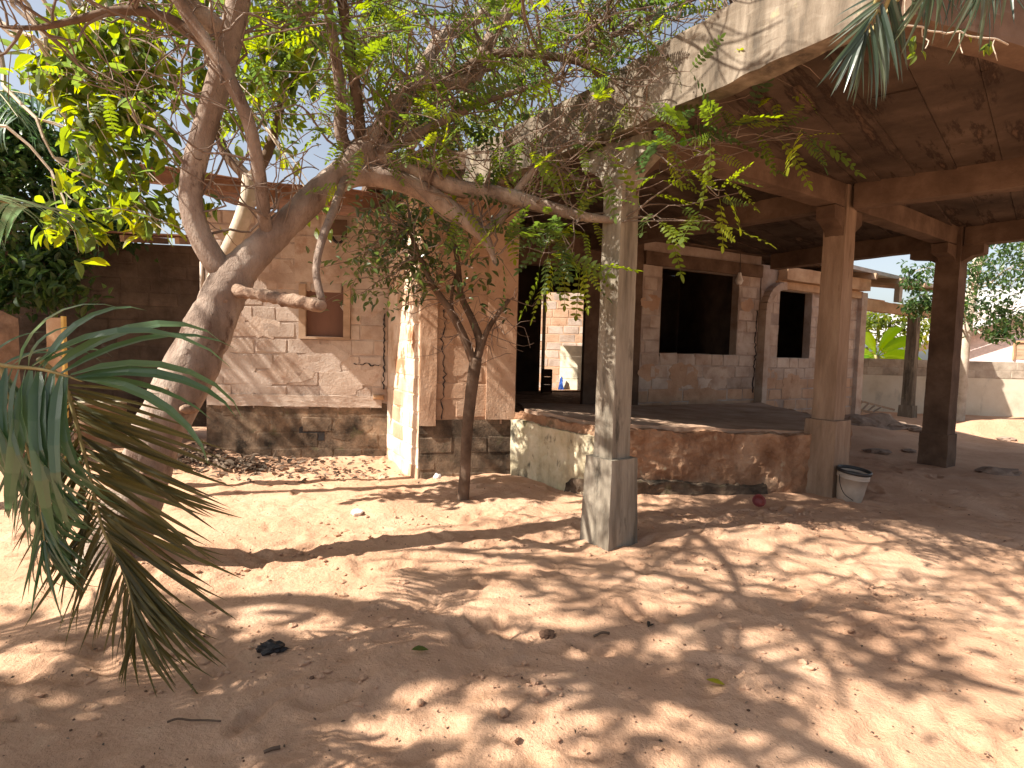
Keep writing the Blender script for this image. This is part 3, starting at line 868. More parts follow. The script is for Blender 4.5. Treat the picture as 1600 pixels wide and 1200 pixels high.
# slab outline
e1400 = P2(onz(1402, 44, ZB))
eL = (e1400 - c1).normalized()
sideL = Vector((eL.y, -eL.x, 0))
if sideL.x > 0: sideL = -sideL
off = sideL * .12
f0 = e1400 + off
NE = Vector((math.cos(math.radians(19)), math.sin(math.radians(19)), 0))
f1 = c1 + off
f2 = c1 + off + vV * 2.35
slab = [f0, f1, f2, Vector((-.15, 6.75, 0)), Vector((.12, 7.3, 0)), Vector((.1, 9.55, 0)), Vector((2.2, 9.8, 0)), Vector((4.85, 11.2, 0)), Vector((7.0, 9.1, 0)), Vector((9.6, 5.9, 0)), f0 + NE * 6.6]
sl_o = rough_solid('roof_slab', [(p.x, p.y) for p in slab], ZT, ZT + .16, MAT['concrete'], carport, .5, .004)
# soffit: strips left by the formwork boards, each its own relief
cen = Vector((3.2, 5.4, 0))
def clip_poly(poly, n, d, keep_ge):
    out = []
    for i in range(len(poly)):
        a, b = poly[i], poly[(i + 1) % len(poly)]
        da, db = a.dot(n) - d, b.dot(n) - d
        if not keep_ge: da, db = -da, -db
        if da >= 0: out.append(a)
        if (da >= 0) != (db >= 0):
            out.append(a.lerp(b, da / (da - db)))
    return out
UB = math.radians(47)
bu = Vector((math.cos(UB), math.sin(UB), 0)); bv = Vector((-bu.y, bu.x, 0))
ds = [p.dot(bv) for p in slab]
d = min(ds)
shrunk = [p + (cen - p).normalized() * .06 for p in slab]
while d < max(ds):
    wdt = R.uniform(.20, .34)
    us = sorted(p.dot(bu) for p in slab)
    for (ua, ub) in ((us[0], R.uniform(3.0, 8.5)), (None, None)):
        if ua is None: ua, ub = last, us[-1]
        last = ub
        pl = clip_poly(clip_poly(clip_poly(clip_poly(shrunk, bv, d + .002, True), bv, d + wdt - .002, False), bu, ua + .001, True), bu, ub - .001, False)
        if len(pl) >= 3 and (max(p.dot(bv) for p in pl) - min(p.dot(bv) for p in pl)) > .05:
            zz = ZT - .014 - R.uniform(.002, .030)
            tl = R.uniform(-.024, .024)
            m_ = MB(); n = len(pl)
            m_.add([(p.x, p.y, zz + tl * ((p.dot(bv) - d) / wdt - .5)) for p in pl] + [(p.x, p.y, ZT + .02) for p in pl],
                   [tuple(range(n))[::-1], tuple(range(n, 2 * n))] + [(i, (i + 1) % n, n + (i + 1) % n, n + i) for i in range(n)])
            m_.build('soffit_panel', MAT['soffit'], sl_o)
    d += wdt
# edge beam with upstand along the left side, lit by the sun
fa = rough_hexa('fascia', bar8(f0, f1, .16, ZB, 3.66), MAT['grey_concrete'], carport, .08, .012, 4, .7)
fb = rough_hexa('fascia', bar8(f1 + vV * .01, f2, .16, ZB + .02, 3.64), MAT['grey_concrete'], carport, .16, .008, 3)
fn = rough_hexa('fascia', bar8(f0 + NE * .09, f0 + NE * 6.6, .16, ZB + .004, 3.66), MAT['concrete'], carport, .2, .008, 3)
# beams
rough_hexa('beam', bar8(c1 + uV * .14, c2 - uV * .14, .2, ZB, ZT + .02), MAT['concrete'], carport, .25, .006)
rough_hexa('beam', bar8(c2 + uV * .14, c3 - uV * .17, .2, ZB + .005, ZT + .02), MAT['concrete'], carport, .25, .006)
b2 = P2(onz(1600, 293, ZB)); d2 = (b2 - c2).normalized()
rough_hexa('beam', bar8(c2 + d2 * .14, c2 + d2 * 3.3, .2, ZB - .005, ZT + .02), MAT['concrete'], carport, .3, .006)
rough_hexa('beam', bar8(c3 - vV * .17, c3 - vV * 3.9, .22, ZB - .01, ZT + .02), MAT['concrete'], carport, .3, .006)
rough_hexa('beam', bar8(c3 + vV * .17, (4.95, 11.15), .22, ZB - .02, ZT + .02), MAT['concrete'], carport, .3, .006)
rough_hexa('beam', bar8(c2 + vV * .14, c2 + vV * 3.9, .2, ZB + .012, ZT + .02), MAT['concrete'], carport, .3, .006)

# ------------------------------------------------------------------ left side walls
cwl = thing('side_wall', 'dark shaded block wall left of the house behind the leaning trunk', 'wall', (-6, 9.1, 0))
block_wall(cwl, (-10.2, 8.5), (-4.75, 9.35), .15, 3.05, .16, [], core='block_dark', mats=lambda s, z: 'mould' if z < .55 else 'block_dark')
m_ = MB(); m_.hexa([(-7.6, 7.6, 2.98), (-4.5, 8.0, 2.98), (-4.9, 9.6, 3.2), (-7.9, 9.2, 3.2), (-7.6, 7.6, 3.0), (-4.5, 8.0, 3.0), (-4.9, 9.6, 3.22), (-7.9, 9.2, 3.22)])
m_.build('sheet_roof', MAT['rust'], cwl)
for x in (-7.4, -6.4, -5.4, -4.7):
    m_ = MB(); m_.bar((x, 7.75 + (x + 7.4) * .13, 2.93), (x - .1, 9.2, 3.10), .06, .09); m_.build('rafter', MAT['wood'], cwl)
bn = thing('cement_bench', 'low cement block bench with a pale plank in front of the dark side wall', 'bench', (-6, 8.6, 0))
q0, q1 = at(128, 650, 8.4), at(186, 650, 8.4)
rough_hexa('bench_block', bar8((q0.x, q0.y), (q1.x, q1.y), .35, -.1, .60), MAT['block_warm'], bn, .15, .01)
m_ = MB(); m_.hexa(bar8((q0.x - .08, q0.y - .05), (q1.x + .03, q1.y - .04), .36, .603, .64)); m_.build('plank', MAT['cream'], bn)
yd = thing('wooden_door', 'yellow painted board door leaning beside the dark side wall', 'door', (-6, 7.4, 0))
y0, y1 = at(76, 640, 7.3), at(105, 640, 7.3)
m_ = MB(); m_.hexa(bar8((y0.x + .02, y0.y - .01), (y1.x - .035, y1.y), .04, 0, 1.80)); m_.build('panel', MAT['lintel'], yd)
m_ = MB(); m_.hexa(bar8((y1.x - .033, y1.y), (y1.x, y1.y), .05, 0, 1.82)); m_.build('edge_strip', MAT['yellow'], yd)
mw_ = rough_solid('mud_wall', [(-8.2, 6.6), (-6.08, 6.75), (-6.0, 7.0), (-8.2, 7.1)], -.1, [1.9, 1.9, 1.75, 1.9], MAT['rubble'], None, .2, .05, 1.5)
tag(mw_, 'smooth brown mud wall at the far left behind the palm', 'wall')

# ------------------------------------------------------------------ boundary wall and beyond
by = thing('boundary_wall', 'pale sunlit boundary wall with bare block courses along its top', 'wall', (12, 16.6, 0))
Y0, Y1 = (4.0, 17.3), (26.0, 13.6)
wall_core(Y0, Y1, -.2, 1.04, .16, [], 'rendered_wall', MAT['yardwall'], by)
block_wall(by, (8.0, 17.3 - 4 * 3.7 / 22), (21.0, 17.3 - 17 * 3.7 / 22), 1.041, 1.50, .155, [], mats='yardblock', core='yardblock', ch=.225, name='block_course')
nbh = thing('neighbour_house', 'pale pink house with a rusty sloping roof beyond the boundary wall', 'house', (17, 22, 0))
n0, n1 = at(1455, 560, 21.6), at(1760, 560, 19.2)
wall_core((n0.x, n0.y), (n1.x, n1.y), -.2, 2.75, .2, [], 'wall', MAT['pinkwall'], nbh)
m_ = MB()
ra, rb_ = at(1430, 541, 21.4), at(1620, 487, 19.9)
ext = rb_ + (rb_ - ra) * .6
back = Vector((-1.0, 5.0, .3))
m_.hexa([ra, ext, ext + back, ra + back, ra + Vector((0, 0, .12)), ext + Vector((0, 0, .12)), ext + back + Vector((0, 0, .12)), ra + back + Vector((0, 0, .12))])
m_.build('sheet_roof', MAT['roofgrey'], nbh)
m_ = MB(); m_.bar(ra + Vector((0, -.03, -.12)), ext + Vector((0, -.03, -.12)), .04, .22); m_.build('fascia_board', MAT['concrete'], nbh)
gm = MB(); gtop = [at(1455, 536, 20.95), at(1620, 490, 22.2)]
gm.add([(n0.x, n0.y, 2.75), (n1.x, n1.y, 2.75), (n1.x, n1.y, 4.4), (n0.x, n0.y, 2.9), (n0.x, n0.y + .18, 2.75), (n1.x, n1.y + .18, 2.75), (n1.x, n1.y + .18, 4.4), (n0.x, n0.y + .18, 2.9)],
       [(0, 1, 2, 3), (7, 6, 5, 4), (0, 4, 5, 1), (1, 5, 6, 2), (2, 6, 7, 3), (3, 7, 4, 0)])
gm.build('gable', MAT['pinkwall'], nbh)
wA, wB = at(1580, 560, 20.55), at(1625, 560, 20.2)
fr_ = MB()
zlo, zhi = at(1580, 562, 20.5).z, at(1580, 532, 20.5).z
fr_.hexa(bar8((wA.x, wA.y - .06), (wB.x, wB.y - .06), .06, zhi - .07, zhi)); fr_.hexa(bar8((wA.x, wA.y - .06), (wA.x + .08, wA.y - .055), .06, zlo, zhi - .071))
wnd = fr_.build('window', MAT['lintel'], nbh)
for k in range(5):
    zz = zlo + .03 + k * (zhi - zlo - .1) / 5
    m_ = MB(); m_.hexa(bar8((wA.x + .09, wA.y - .05), (wB.x, wB.y - .045), .03, zz, zz + .11)); m_.build('slat', MAT['wood'], wnd)

# ------------------------------------------------------------------ leaves, twigs and trees
def basis(axis_, nrm):
    x = axis_.normalized()
    z = (nrm - x * nrm.dot(x))
    if z.length < 1e-5: z = x.orthogonal()
    z.normalize()
    y = z.cross(x)
    return x, y, z

def proto_ovate(L=1.0, W=.5, fold=.12, droop=.15):
    prof = [(0, .02), (.18, .30), (.42, .5), (.68, .42), (.88, .2), (1, .01)]
    v, f = [], []
    for (x, wd) in prof:
        z = -droop * x * x
        v += [(x * L, -wd * W, z + fold * wd), (x * L, 0, z), (x * L, wd * W, z + fold * wd)]
    for i in range(len(prof) - 1):
        b = i * 3
        f += [(b, b + 3, b + 4, b + 1), (b + 1, b + 4, b + 5, b + 2)]
    return np.array(v, float), np.array(f, int)

def proto_pinnate(pairs=8, L=1.0, ll=.20, lw=.095, droop=.25, rnd=0.0):
    v, f = [], []
    def quad(p, d, up, l_, w_):
        s = d.cross(up).normalized() * (w_ / 2)
        b = len(v)
        for t, k in ((0, .15), (.35, 1.0), (.72, .85), (1.0, .12)):
            q_ = p + d * (l_ * t) - up * (.12 * l_ * t * t)
            v.append(tuple(q_ - s * k)); v.append(tuple(q_ + s * k))
        for i in range(3):
            f.append((b + 2 * i, b + 2 * i + 2, b + 2 * i + 3, b + 2 * i + 1))
    def rp(x): return Vector((x * L, 0, -droop * x * x))
    rr = .006
    b = len(v)
    for i in range(5):
        p = rp(i / 4)
        v.append((p.x, -rr, p.z)); v.append((p.x, rr, p.z))
    for i in range(4): f.append((b + 2 * i, b + 2 * i + 2, b + 2 * i + 3, b + 2 * i + 1))
    for i in range(pairs):
        x = .16 + .82 * i / (pairs - 1)
        k = 1 - .35 * abs(2 * (i / (pairs - 1)) - .9)
        for sg in (-1, 1):
            d = Vector((.38 + R.uniform(-.1, .1), sg, R.uniform(-.25, .15))).normalized()
            quad(rp(x), d, Vector((0, 0, 1)) + Vector((R.uniform(-.2, .2), R.uniform(-.2, .2), 0)), ll * k * R.uniform(.85, 1.12), lw * k)
    quad(rp(1), Vector((1, 0, -.2)).normalized(), Vector((0, 0, 1)), ll * .9, lw)
    return np.array(v, float), np.array(f, int)

def proto_small():
    v = [(0, 0, 0), (.5, -.24, .05), (1, 0, -.08), (.5, .24, .05)]
    return np.array(v, float), np.array([(0, 1, 2, 3)], int)

PINS = [proto_pinnate(R.choice((7, 8, 9)), droop=R.uniform(.05, .45)) for _ in range(6)]
OVS = [proto_ovate(W=R.uniform(.40, .52), fold=R.uniform(.05, .3), droop=R.uniform(.05, .35)) for _ in range(5)]
SMS = [proto_small()]

class Cloud:
    def __init__(s, protos):
        s.protos = protos; s.items = [[] for _ in protos]
    def add(s, pos, axis_, nrm, size):
        x, y, z = basis(axis_, nrm)
        s.items[R.randrange(len(s.protos))].append((*(x * size), *(y * size), *(z * size), *pos))
    def n(s): return sum(len(i) for i in s.items)
    def build(s, name, mat, parent, kind='stuff'):
        V, F, T = [], [], []
        base = 0
        for (pv, pf), it in zip(s.protos, s.items):
            if not it: continue
            A = np.array(it)
            X, Y, Z, O = A[:, 0:3], A[:, 3:6], A[:, 6:9], A[:, 9:12]
            v = pv[None, :, 0:1] * X[:, None] + pv[None, :, 1:2] * Y[:, None] + pv[None, :, 2:3] * Z[:, None] + O[:, None]
            m, k = v.shape[0], v.shape[1]
            V.append(v.reshape(-1, 3))
            F.append((pf[None] + (np.arange(m) * k)[:, None, None]).reshape(-1, 4) + base)
            T.append(np.repeat(NP.rand(m), k))
            base += m * k
        if not V: return None
        o = link(name, mesh_np(name, np.concatenate(V), np.concatenate(F), mat, False, np.concatenate(T)), parent)
        if kind: o['kind'] = kind
        return o

def rv(s=1.0):
    return Vector((R.gauss(0, s), R.gauss(0, s), R.gauss(0, s)))

_PM = {}
def proto_mesh(name, protos, mat):
    k = R.randrange(len(protos))
    key = (name, mat.name, k)
    if key not in _PM:
        _PM[key] = mesh_np(name, protos[k][0], protos[k][1], mat)
    return _PM[key]

def leaf_obj(name, protos, mat, parent, pos, axis_, nrm, size):
    x, y, z = basis(axis_, nrm)
    m = Matrix.Identity(4)
    for i in range(3):
        m[i][0] = x[i] * size; m[i][1] = y[i] * size; m[i][2] = z[i] * size; m[i][3] = pos[i]
    return link(name, proto_mesh(name, protos, mat), parent, m)

def limb(parent, name, data, mat, n=12, wob=.06, sub=5, jit=0):
    pts = [at(a, b, c) for a, b, c, r in data]
    rad = [r * c / FOC for a, b, c, r in data]
    mb = MB(); mb.tube(pts, rad, n, sub, wob, seed=R.uniform(0, 50))
    return mb.build(name, mat, parent, True), pts, rad

def wander(a, b, k, amt, sag=0.0):
    a, b = Vector(a), Vector(b)
    L = (b - a).length
    out = [a]
    off = Vector((0, 0, 0))
    for i in range(1, k):
        t = i / k
        off = off * .6 + rv(amt * L)
        out.append(a.lerp(b, t) + off * math.sin(t * PI) ** .5 + Vector((0, 0, -sag * L * 4 * t * (1 - t))))
    out.append(b)
    return out

class Twigs:
    def __init__(s): s.mb = MB(); s.tips = []
    def run(s, a, b, r0, r1, k=4, amt=.07, sag=0.0, n=5, sub=2):
        p = wander(a, b, k, amt, sag)
        s.mb.tube(p, [r0 + (r1 - r0) * i / k for i in range(k + 1)], n, sub, cap=False)
        return p
    def bush(s, p0, dirn, L, r, depth, fork=3, up=.15, tips=True):
        end = p0 + dirn * L
        p = s.run(p0, end, r, r * .55, 3, .06, 0, 4, 2)
        if depth == 0:
            if tips: s.tips.append((p, dirn))
            return
        for i in range(fork):
            j = p[R.choice((1, 2, 3, 3))]
            nd = (dirn + rv(.55) + Vector((0, 0, up))).normalized()
            s.bush(j, nd, L * R.uniform(.55, .85), r * .58, depth - 1, fork, up, tips)

def leaf_up(): return (Vector((0, 0, 1)) + rv(.42)).normalized()

# ---- the big leaning tree
big = thing('leaning_tree', 'big leaning tree with a pale bent trunk spreading over the yard', 'tree', P2(at(165, 915, 3.85)))
trunk_d = [(128, 985, 3.85, 84), (152, 925, 3.85, 60), (184, 850, 3.88, 45), (214, 770, 3.92, 38), (250, 670, 3.97, 37), (300, 572, 4.03, 38), (336, 490, 4.1, 34), (366, 435, 4.16, 30), (408, 388, 4.22, 23), (463, 335, 4.3, 20.5), (520, 282, 4.4, 21), (558, 247, 4.48, 22), (585, 205, 4.52, 12)]
trunk, TP, TR = limb(big, 'trunk', trunk_d, MAT['bark'], 28, .13, 9)
for (kx, ky, kD, kr) in ((262, 610, 3.86, 9), (238, 650, 3.82, 8), (300, 520, 3.93, 7), (352, 470, 4.02, 6), (285, 640, 3.83, 7), (225, 740, 3.78, 8)):
    kp = at(kx, ky, kD); mbk = MB()
    mbk.tube([kp + Vector((0, .12, 0)), kp + Vector((0, .04, 0)), kp, kp + Vector((0, -.02, -.005))], [kr * kD / FOC * 1.5, kr * kD / FOC * 1.2, kr * kD / FOC * .8, kr * kD / FOC * .25], 10, 3, .35)
    mbk.build('knot', MAT['bark_rough'], trunk, True)
L1, p1, _ = limb(big, 'branch', [(372, 440, 4.16, 18), (333, 405, 4.1, 18.5), (304, 345, 4.05, 17.5), (299, 285, 4.02, 17), (316, 215, 4.0, 17.5), (338, 140, 3.98, 18), (360, 60, 3.95, 18), (378, -30, 3.92, 16), (388, -140, 3.9, 12)], MAT['bark'], 14)
L2, p2, _ = limb(big, 'branch', [(436, 376, 4.26, 9), (415, 350, 4.15, 10.5), (408, 290, 4.0, 10), (388, 190, 3.85, 10), (345, 100, 3.75, 11), (300, 35, 3.68, 10), (262, -30, 3.6, 9)], MAT['bark'], 10)
L3, p3, _ = limb(big, 'branch', [(330, 78, 3.73, 8), (270, 32, 3.7, 8), (195, 16, 3.66, 7), (120, 31, 3.62, 5.5), (60, 43, 3.6, 4.5), (5, 42, 3.6, 2.5)], MAT['dark_bark'], 8)
R1, p4, _ = limb(big, 'branch', [(532, 286, 4.42, 14), (562, 274, 4.46, 17), (610, 280, 4.52, 16), (660, 298, 4.6, 15), (705, 328, 4.66, 14), (740, 354, 4.7, 12), (758, 374, 4.72, 9), (768, 393, 4.72, 5), (774, 412, 4.72, 3)], MAT['bark'], 14)
R2, p5, _ = limb(big, 'branch', [(560, 240, 4.48, 12), (610, 252, 4.55, 13), (665, 275, 4.6, 13), (720, 294, 4.62, 13), (790, 305, 4.62, 12), (850, 322, 4.6, 10.5), (910, 338, 4.55, 8), (965, 345, 4.5, 4)], MAT['bark'], 12)
U1, p6, _ = limb(big, 'branch', [(552, 245, 4.48, 10), (533, 210, 4.42, 10), (532, 140, 4.35, 9), (520, 60, 4.25, 8), (508, -20, 4.15, 7), (500, -120, 4.05, 5)], MAT['bark'], 10)
U2, p7, _ = limb(big, 'branch', [(566, 235, 4.5, 10), (558, 160, 4.4, 9), (546, 70, 4.3, 9), (533, -10, 4.2, 8), (520, -110, 4.1, 6)], MAT['dark_bark'], 10)
U3, p8, _ = limb(big, 'branch', [(580, 220, 4.5, 12), (615, 165, 4.55, 12), (640, 132, 4.6, 12), (690, 130, 4.65, 11), (738, 122, 4.68, 11), (755, 85, 4.68, 11), (775, 45, 4.65, 10), (808, -10, 4.6, 9), (830, -110, 4.5, 7)], MAT['bark'], 12)
U4, p9, _ = limb(big, 'branch', [(590, 240, 4.5, 9), (660, 205, 4.5, 7), (740, 165, 4.5, 6), (800, 145, 4.45, 5), (880, 120, 4.4, 4)], MAT['twig'], 8)
U5, p10, _ = limb(big, 'branch', [(595, 228, 4.52, 10), (640, 150, 4.9, 10), (690, 60, 5.2, 10), (760, 20, 5.4, 9), (800, -20, 5.5, 8)], MAT['bark'], 8)
U6, p11, _ = limb(big, 'branch', [(690, 130, 4.65, 8), (770, 85, 4.6, 7), (860, 88, 4.5, 7), (915, 100, 4.45, 6.5), (950, 130, 4.42, 6), (990, 172, 4.38, 6), (1012, 205, 4.36, 5), (1016, 236, 4.35, 3)], MAT['dark_bark'], 8)
U7, p12, _ = limb(big, 'branch', [(880, 92, 4.48, 5.5), (930, 70, 4.4, 5), (985, 42, 4.35, 4.5), (1060, 8, 4.3, 4), (1130, -20, 4.2, 3)], MAT['twig'], 8)
R1b, p15, _ = limb(big, 'branch', [(752, 368, 4.71, 9), (780, 345, 4.7, 8), (800, 310, 4.66, 7), (835, 265, 4.6, 6), (880, 230, 4.5, 4)], MAT['bark'], 8)
_st = [(350, 448, 4.16, 13), (378, 456, 4.03, 11)]
for i in range(15):
    f_ = i / 14
    _st.append((388 + 112 * f_, 458 + 19 * f_, 4.0 - .2 * f_, (9 + 2 * f_) * (R.uniform(1.02, 1.14) if i % 2 else R.uniform(.9, .98))))
_st.append((503, 477, 3.78, 7))
S1, p13, _ = limb(big, 'dead_stub', _st, MAT['bark_rough'], 16, .30, 3)
S2, p14, _ = limb(big, 'branch', [(503, 470, 3.8, 6), (494, 425, 3.85, 6), (503, 375, 3.95, 6.5), (522, 325, 4.15, 6.5), (540, 275, 4.38, 6)], MAT['bark'], 8)
# side branches that leave the picture towards the viewer's left: they shade the sand
offb = []
def wlimb(pts, rad, mat='bark', n=8):
    mb = MB(); mb.tube(pts, rad, n, 5, .06); mb.build('branch', MAT[mat], big, True)
    offb.append([Vector(p) for p in pts]); return
top1, top2, top3 = p1[-1], p2[-1], p6[-1]
wlimb([p1[6], p1[6] + Vector((-.9, -.5, .55)), p1[6] + Vector((-2.0, -1.0, .8)), p1[6] + Vector((-3.2, -1.3, .75))], [.07, .055, .04, .02])
wlimb([top2, top2 + Vector((-.2, -.8, .35)), top2 + Vector((-.5, -1.7, .45)), top2 + Vector((-.9, -2.7, .4))], [.04, .035, .028, .015])
wlimb([top1, top1 + Vector((-.6, -.5, .3)), top1 + Vector((-1.5, -1.3, .4)), top1 + Vector((-2.3, -2.2, .3))], [.055, .045, .03, .015])
wlimb([top3, top3 + Vector((.2, -.8, .25)), top3 + Vector((.2, -1.7, .4)), top3 + Vector((-.1, -2.6, .3))], [.024, .022, .018, .01])

tw = Twigs()
pin = Cloud(PINS)          # the mass of pinnate leaves
limbs = [p1, p2, p3, p15, p5, p6, p7, p8, p9, p10, p11, p12, p4]
allp = []
for pl in limbs:
    P_, _q = catmull(pl, [0] * len(pl), 5)
    allp += P_
def nearest(p):
    return min(allp, key=lambda a: (a - p).length_squared)
leaf_parts = [0]
def pin_leaf(pos, axis_, size, as_obj=False):
    nrm = leaf_up()
    if as_obj and leaf_parts[0] < 270:
        leaf_obj('leaf', PINS, MAT['leaf_pin'], big, pos, axis_, nrm, size)
        leaf_parts[0] += 1
    else:
        pin.add(pos, axis_, nrm, size)
def spray(px, py, D, nl, size=.24, spread=.28, as_obj=False, frm=None, r=.007):
    c = at(px, py, D)
    s = nearest(c) if frm is None else frm
    p = tw.run(s, c, r, .0035, 5, .05, .02)
    for i in range(nl):
        b = c + Vector((R.gauss(0, spread), R.gauss(0, spread), R.gauss(0, spread * .6)))
        j = p[R.choice((3, 4, 5, 5))]
        q_ = tw.run(j, b, .0035, .002, 2, .08, 0, 4, 2)
        dr = (b - j).normalized() if (b - j).length > .01 else Vector((1, 0, 0))
        for k in range(R.choice((1, 2, 2))):
            ax = (dr + rv(.45) + Vector((0, 0, -.15))).normalized()
            pin_leaf(b, ax, size * R.uniform(.55, 1.3), as_obj)
# right-hand hanging sprays, each leaf pickable
for (px, py, D, nl, sp) in [(1040, 200, 4.3, 5, .12), (1110, 205, 4.2, 4, .12), (1150, 215, 4.15, 4, .10), (1085, 245, 4.25, 5, .14), (1240, 208, 4.1, 4, .07), (1120, 305, 4.2, 4, .08), (1115, 345, 4.2, 2, .05),
                            (1020, 340, 4.35, 5, .10), (960, 255, 4.4, 5, .13), (985, 300, 4.38, 4, .1), (900, 350, 4.4, 7, .14), (860, 360, 4.45, 7, .14), (820, 340, 4.5, 6, .13), (790, 385, 4.5, 6, .12), (850, 395, 4.45, 7, .12), (880, 400, 4.42, 6, .12),
                            (735, 320, 4.55, 5, .12), (850, 200, 4.5, 7, .2), (820, 215, 4.5, 7, .2), (870, 235, 4.5, 6, .17), (700, 200, 4.55, 6, .16), (690, 175, 4.5, 5, .14), (560, 60, 4.2, 5, .14), (545, 130, 4.2, 5, .12), (930, 40, 4.3, 6, .14), (870, 30, 4.3, 6, .16), (820, 30, 4.4, 5, .15), (970, 30, 4.3, 4, .12)]:
    spray(px, py, D - (.35 if px > 1000 else 0), nl, .31, sp, True)
tw.run(p12[2], at(1285, 205, 4.08), .008, .003, 7, .04, .05)
tw.run(p11[6], at(1180, 240, 4.15), .007, .003, 6, .04, .03)
tw.run(p5[-1], at(1190, 230, 4.1), .009, .003, 7, .04, -.02)
tw.run(p5[-2], at(1160, 300, 4.15), .009, .003, 7, .04, .0)
tw.run(p5[-1], at(1075, 345, 4.3), .008, .003, 6, .05, .0)
# main canopy in the picture
for i in range(160):
    px = R.uniform(180, 960); py = R.uniform(-120, 250)
    if px < 480 and (py > 160 or R.random() < .6): continue
    if px > 700 and R.random() < .45: continue
    spray(px, py, R.uniform(3.9, 5.0), R.choice((3, 4, 5)), .25, .2)
for i in range(44):
    x_ = R.uniform(900, 1290)
    spray(x_, R.uniform(-120, 215 - (x_ - 900) * .3), R.uniform(3.6, 4.3), R.choice((1, 2, 2, 3)), .22, .15)
for i in range(60):
    x_ = R.uniform(880, 1290); c_ = at(x_, R.uniform(-60, 260 - (x_ - 900) * .3), R.uniform(3.7, 4.3))
    q_ = tw.run(nearest(c_), c_, R.uniform(.005, .010), .003, 6, .06, R.uniform(-.04, .04))
    for k in range(2):
        j = R.choice(q_[2:]); tw.run(j, j + Vector((R.gauss(0, .25), R.gauss(0, .15), R.gauss(0, .2))), .004, .002, 3, .1, 0, 4)
# bare tangled twigs
for i in range(330):
    a = R.choice(allp)
    b = a + Vector((R.gauss(.15, .6), R.gauss(0, .5), R.gauss(.25, .45)))
    b = a + (b - a) * min(1, .9 / max(.01, (b - a).length))
    if b.z < 2.75: continue
    q_ = tw.run(a, b, R.uniform(.005, .012), .003, 5, .09, R.uniform(-.05, .05))
    for k in range(R.choice((1, 2, 3))):
        j = R.choice(q_[1:])
        tw.run(j, j + Vector((R.gauss(0, .28), R.gauss(0, .2), R.gauss(.1, .25))), .004, .002, 3, .1, 0, 4)
# canopy above and behind the viewer's left
for pl in offb:
    P_, _q = catmull(pl, [0] * len(pl), 5)
    for k in range(11):
        j = R.choice(P_[4:])
        c = j + Vector((R.gauss(0, .55), R.gauss(0, .55), R.gauss(.15, .35)))
        if R.random() < .3: continue
        if abs(c.x) < .95 * c.y + .3 and c.z < 1.75 + .62 * c.y: continue
        p = tw.run(j, c, .009, .004, 4, .07, .02)
        for i in range(R.choice((3, 4, 5))):
            b = c + rv(.2)
            tw.run(p[3], b, .0035, .002, 2, .08, 0, 4)
            for kk in range(2):
                pin_leaf(b, rv(1).normalized(), .25 * R.uniform(.8, 1.2))
for k in range(14):
    c = Vector((R.uniform(-.9, 1.0), R.uniform(2.3, 4.0), R.uniform(4.1, 5.0)))
    j = nearest(c)
    p = tw.run(j, c, .014, .005, 5, .06, -.03)
    for i in range(3):
        b = c + rv(.3); tw.run(p[4], b, .006, .003, 3, .08, 0, 4)
        if k % 4 == 0: pin_leaf(b, rv(1).normalized(), .24)
t_o = tw.mb.build('twigs', MAT['twig'], big); t_o['kind'] = 'stuff'
pin.build('foliage', MAT['leaf_pin'], big)
fr0 = at(1068, 222, 4.2)
m_ = MB()
m_.tube([fr0 + Vector((0, 0, .033)), fr0 + Vector((0, 0, .022)), fr0, fr0 - Vector((0, 0, .022)), fr0 - Vector((0, 0, .032))], [.004, .022, .03, .022, .004], 10); m_.build('fruit', MAT['banana'], big, True)

# ---- generic background tree built from clumps
def tree(name, label, base, trunk_pts, rad, clumps, proto, mat, size, bark, group=None, npc=260, sunny=0.0, parts_leaf=0, twig_r=.012):
    t = thing(name, label, 'tree', (base[0], base[1], 0), group)
    mb = MB(); mb.tube(trunk_pts, rad, 10, 5, .07); mb.build('trunk', MAT[bark], t, True)
    P_, _q = catmull([Vector(p) for p in trunk_pts], rad, 5)
    tg = Twigs(); cl = Cloud(proto)
    cnt = 0
    for (c, rr, dens) in clumps:
        c = Vector(c)
        s = min(P_[len(P_) // 3:], key=lambda a: (a - c).length_squared)
        p = tg.run(s, c, twig_r * 2, twig_r * .6, 5, .06, -.03)
        nt = max(5, int(9 * dens))
        for i in range(nt):
            e = c + rv(1).normalized() * rr * R.uniform(.5, 1.05)
            q_ = tg.run(p[R.choice((3, 4, 5))], e, twig_r * .5, .003, 3, .09, 0, 4)
            for j in range(int(npc * dens / nt)):
                u_ = R.random()
                pos = q_[1].lerp(q_[3], u_) + rv(rr * .22)
                if cnt < parts_leaf and R.random() < .3:
                    leaf_obj('leaf', proto, MAT[mat], t, pos, (rv(1) + Vector((0, 0, -.3))).normalized(), leaf_up(), size * R.uniform(.8, 1.25)); cnt += 1
                else:
                    cl.add(pos, (rv(1) + Vector((0, 0, -.3))).normalized(), leaf_up(), size * R.uniform(.7, 1.25))
    o = tg.mb.build('twigs', MAT[bark], t); o['kind'] = 'stuff'
    cl.build('crown', MAT[mat], t)
    return t

def W(px, py, D): return at(px, py, D)

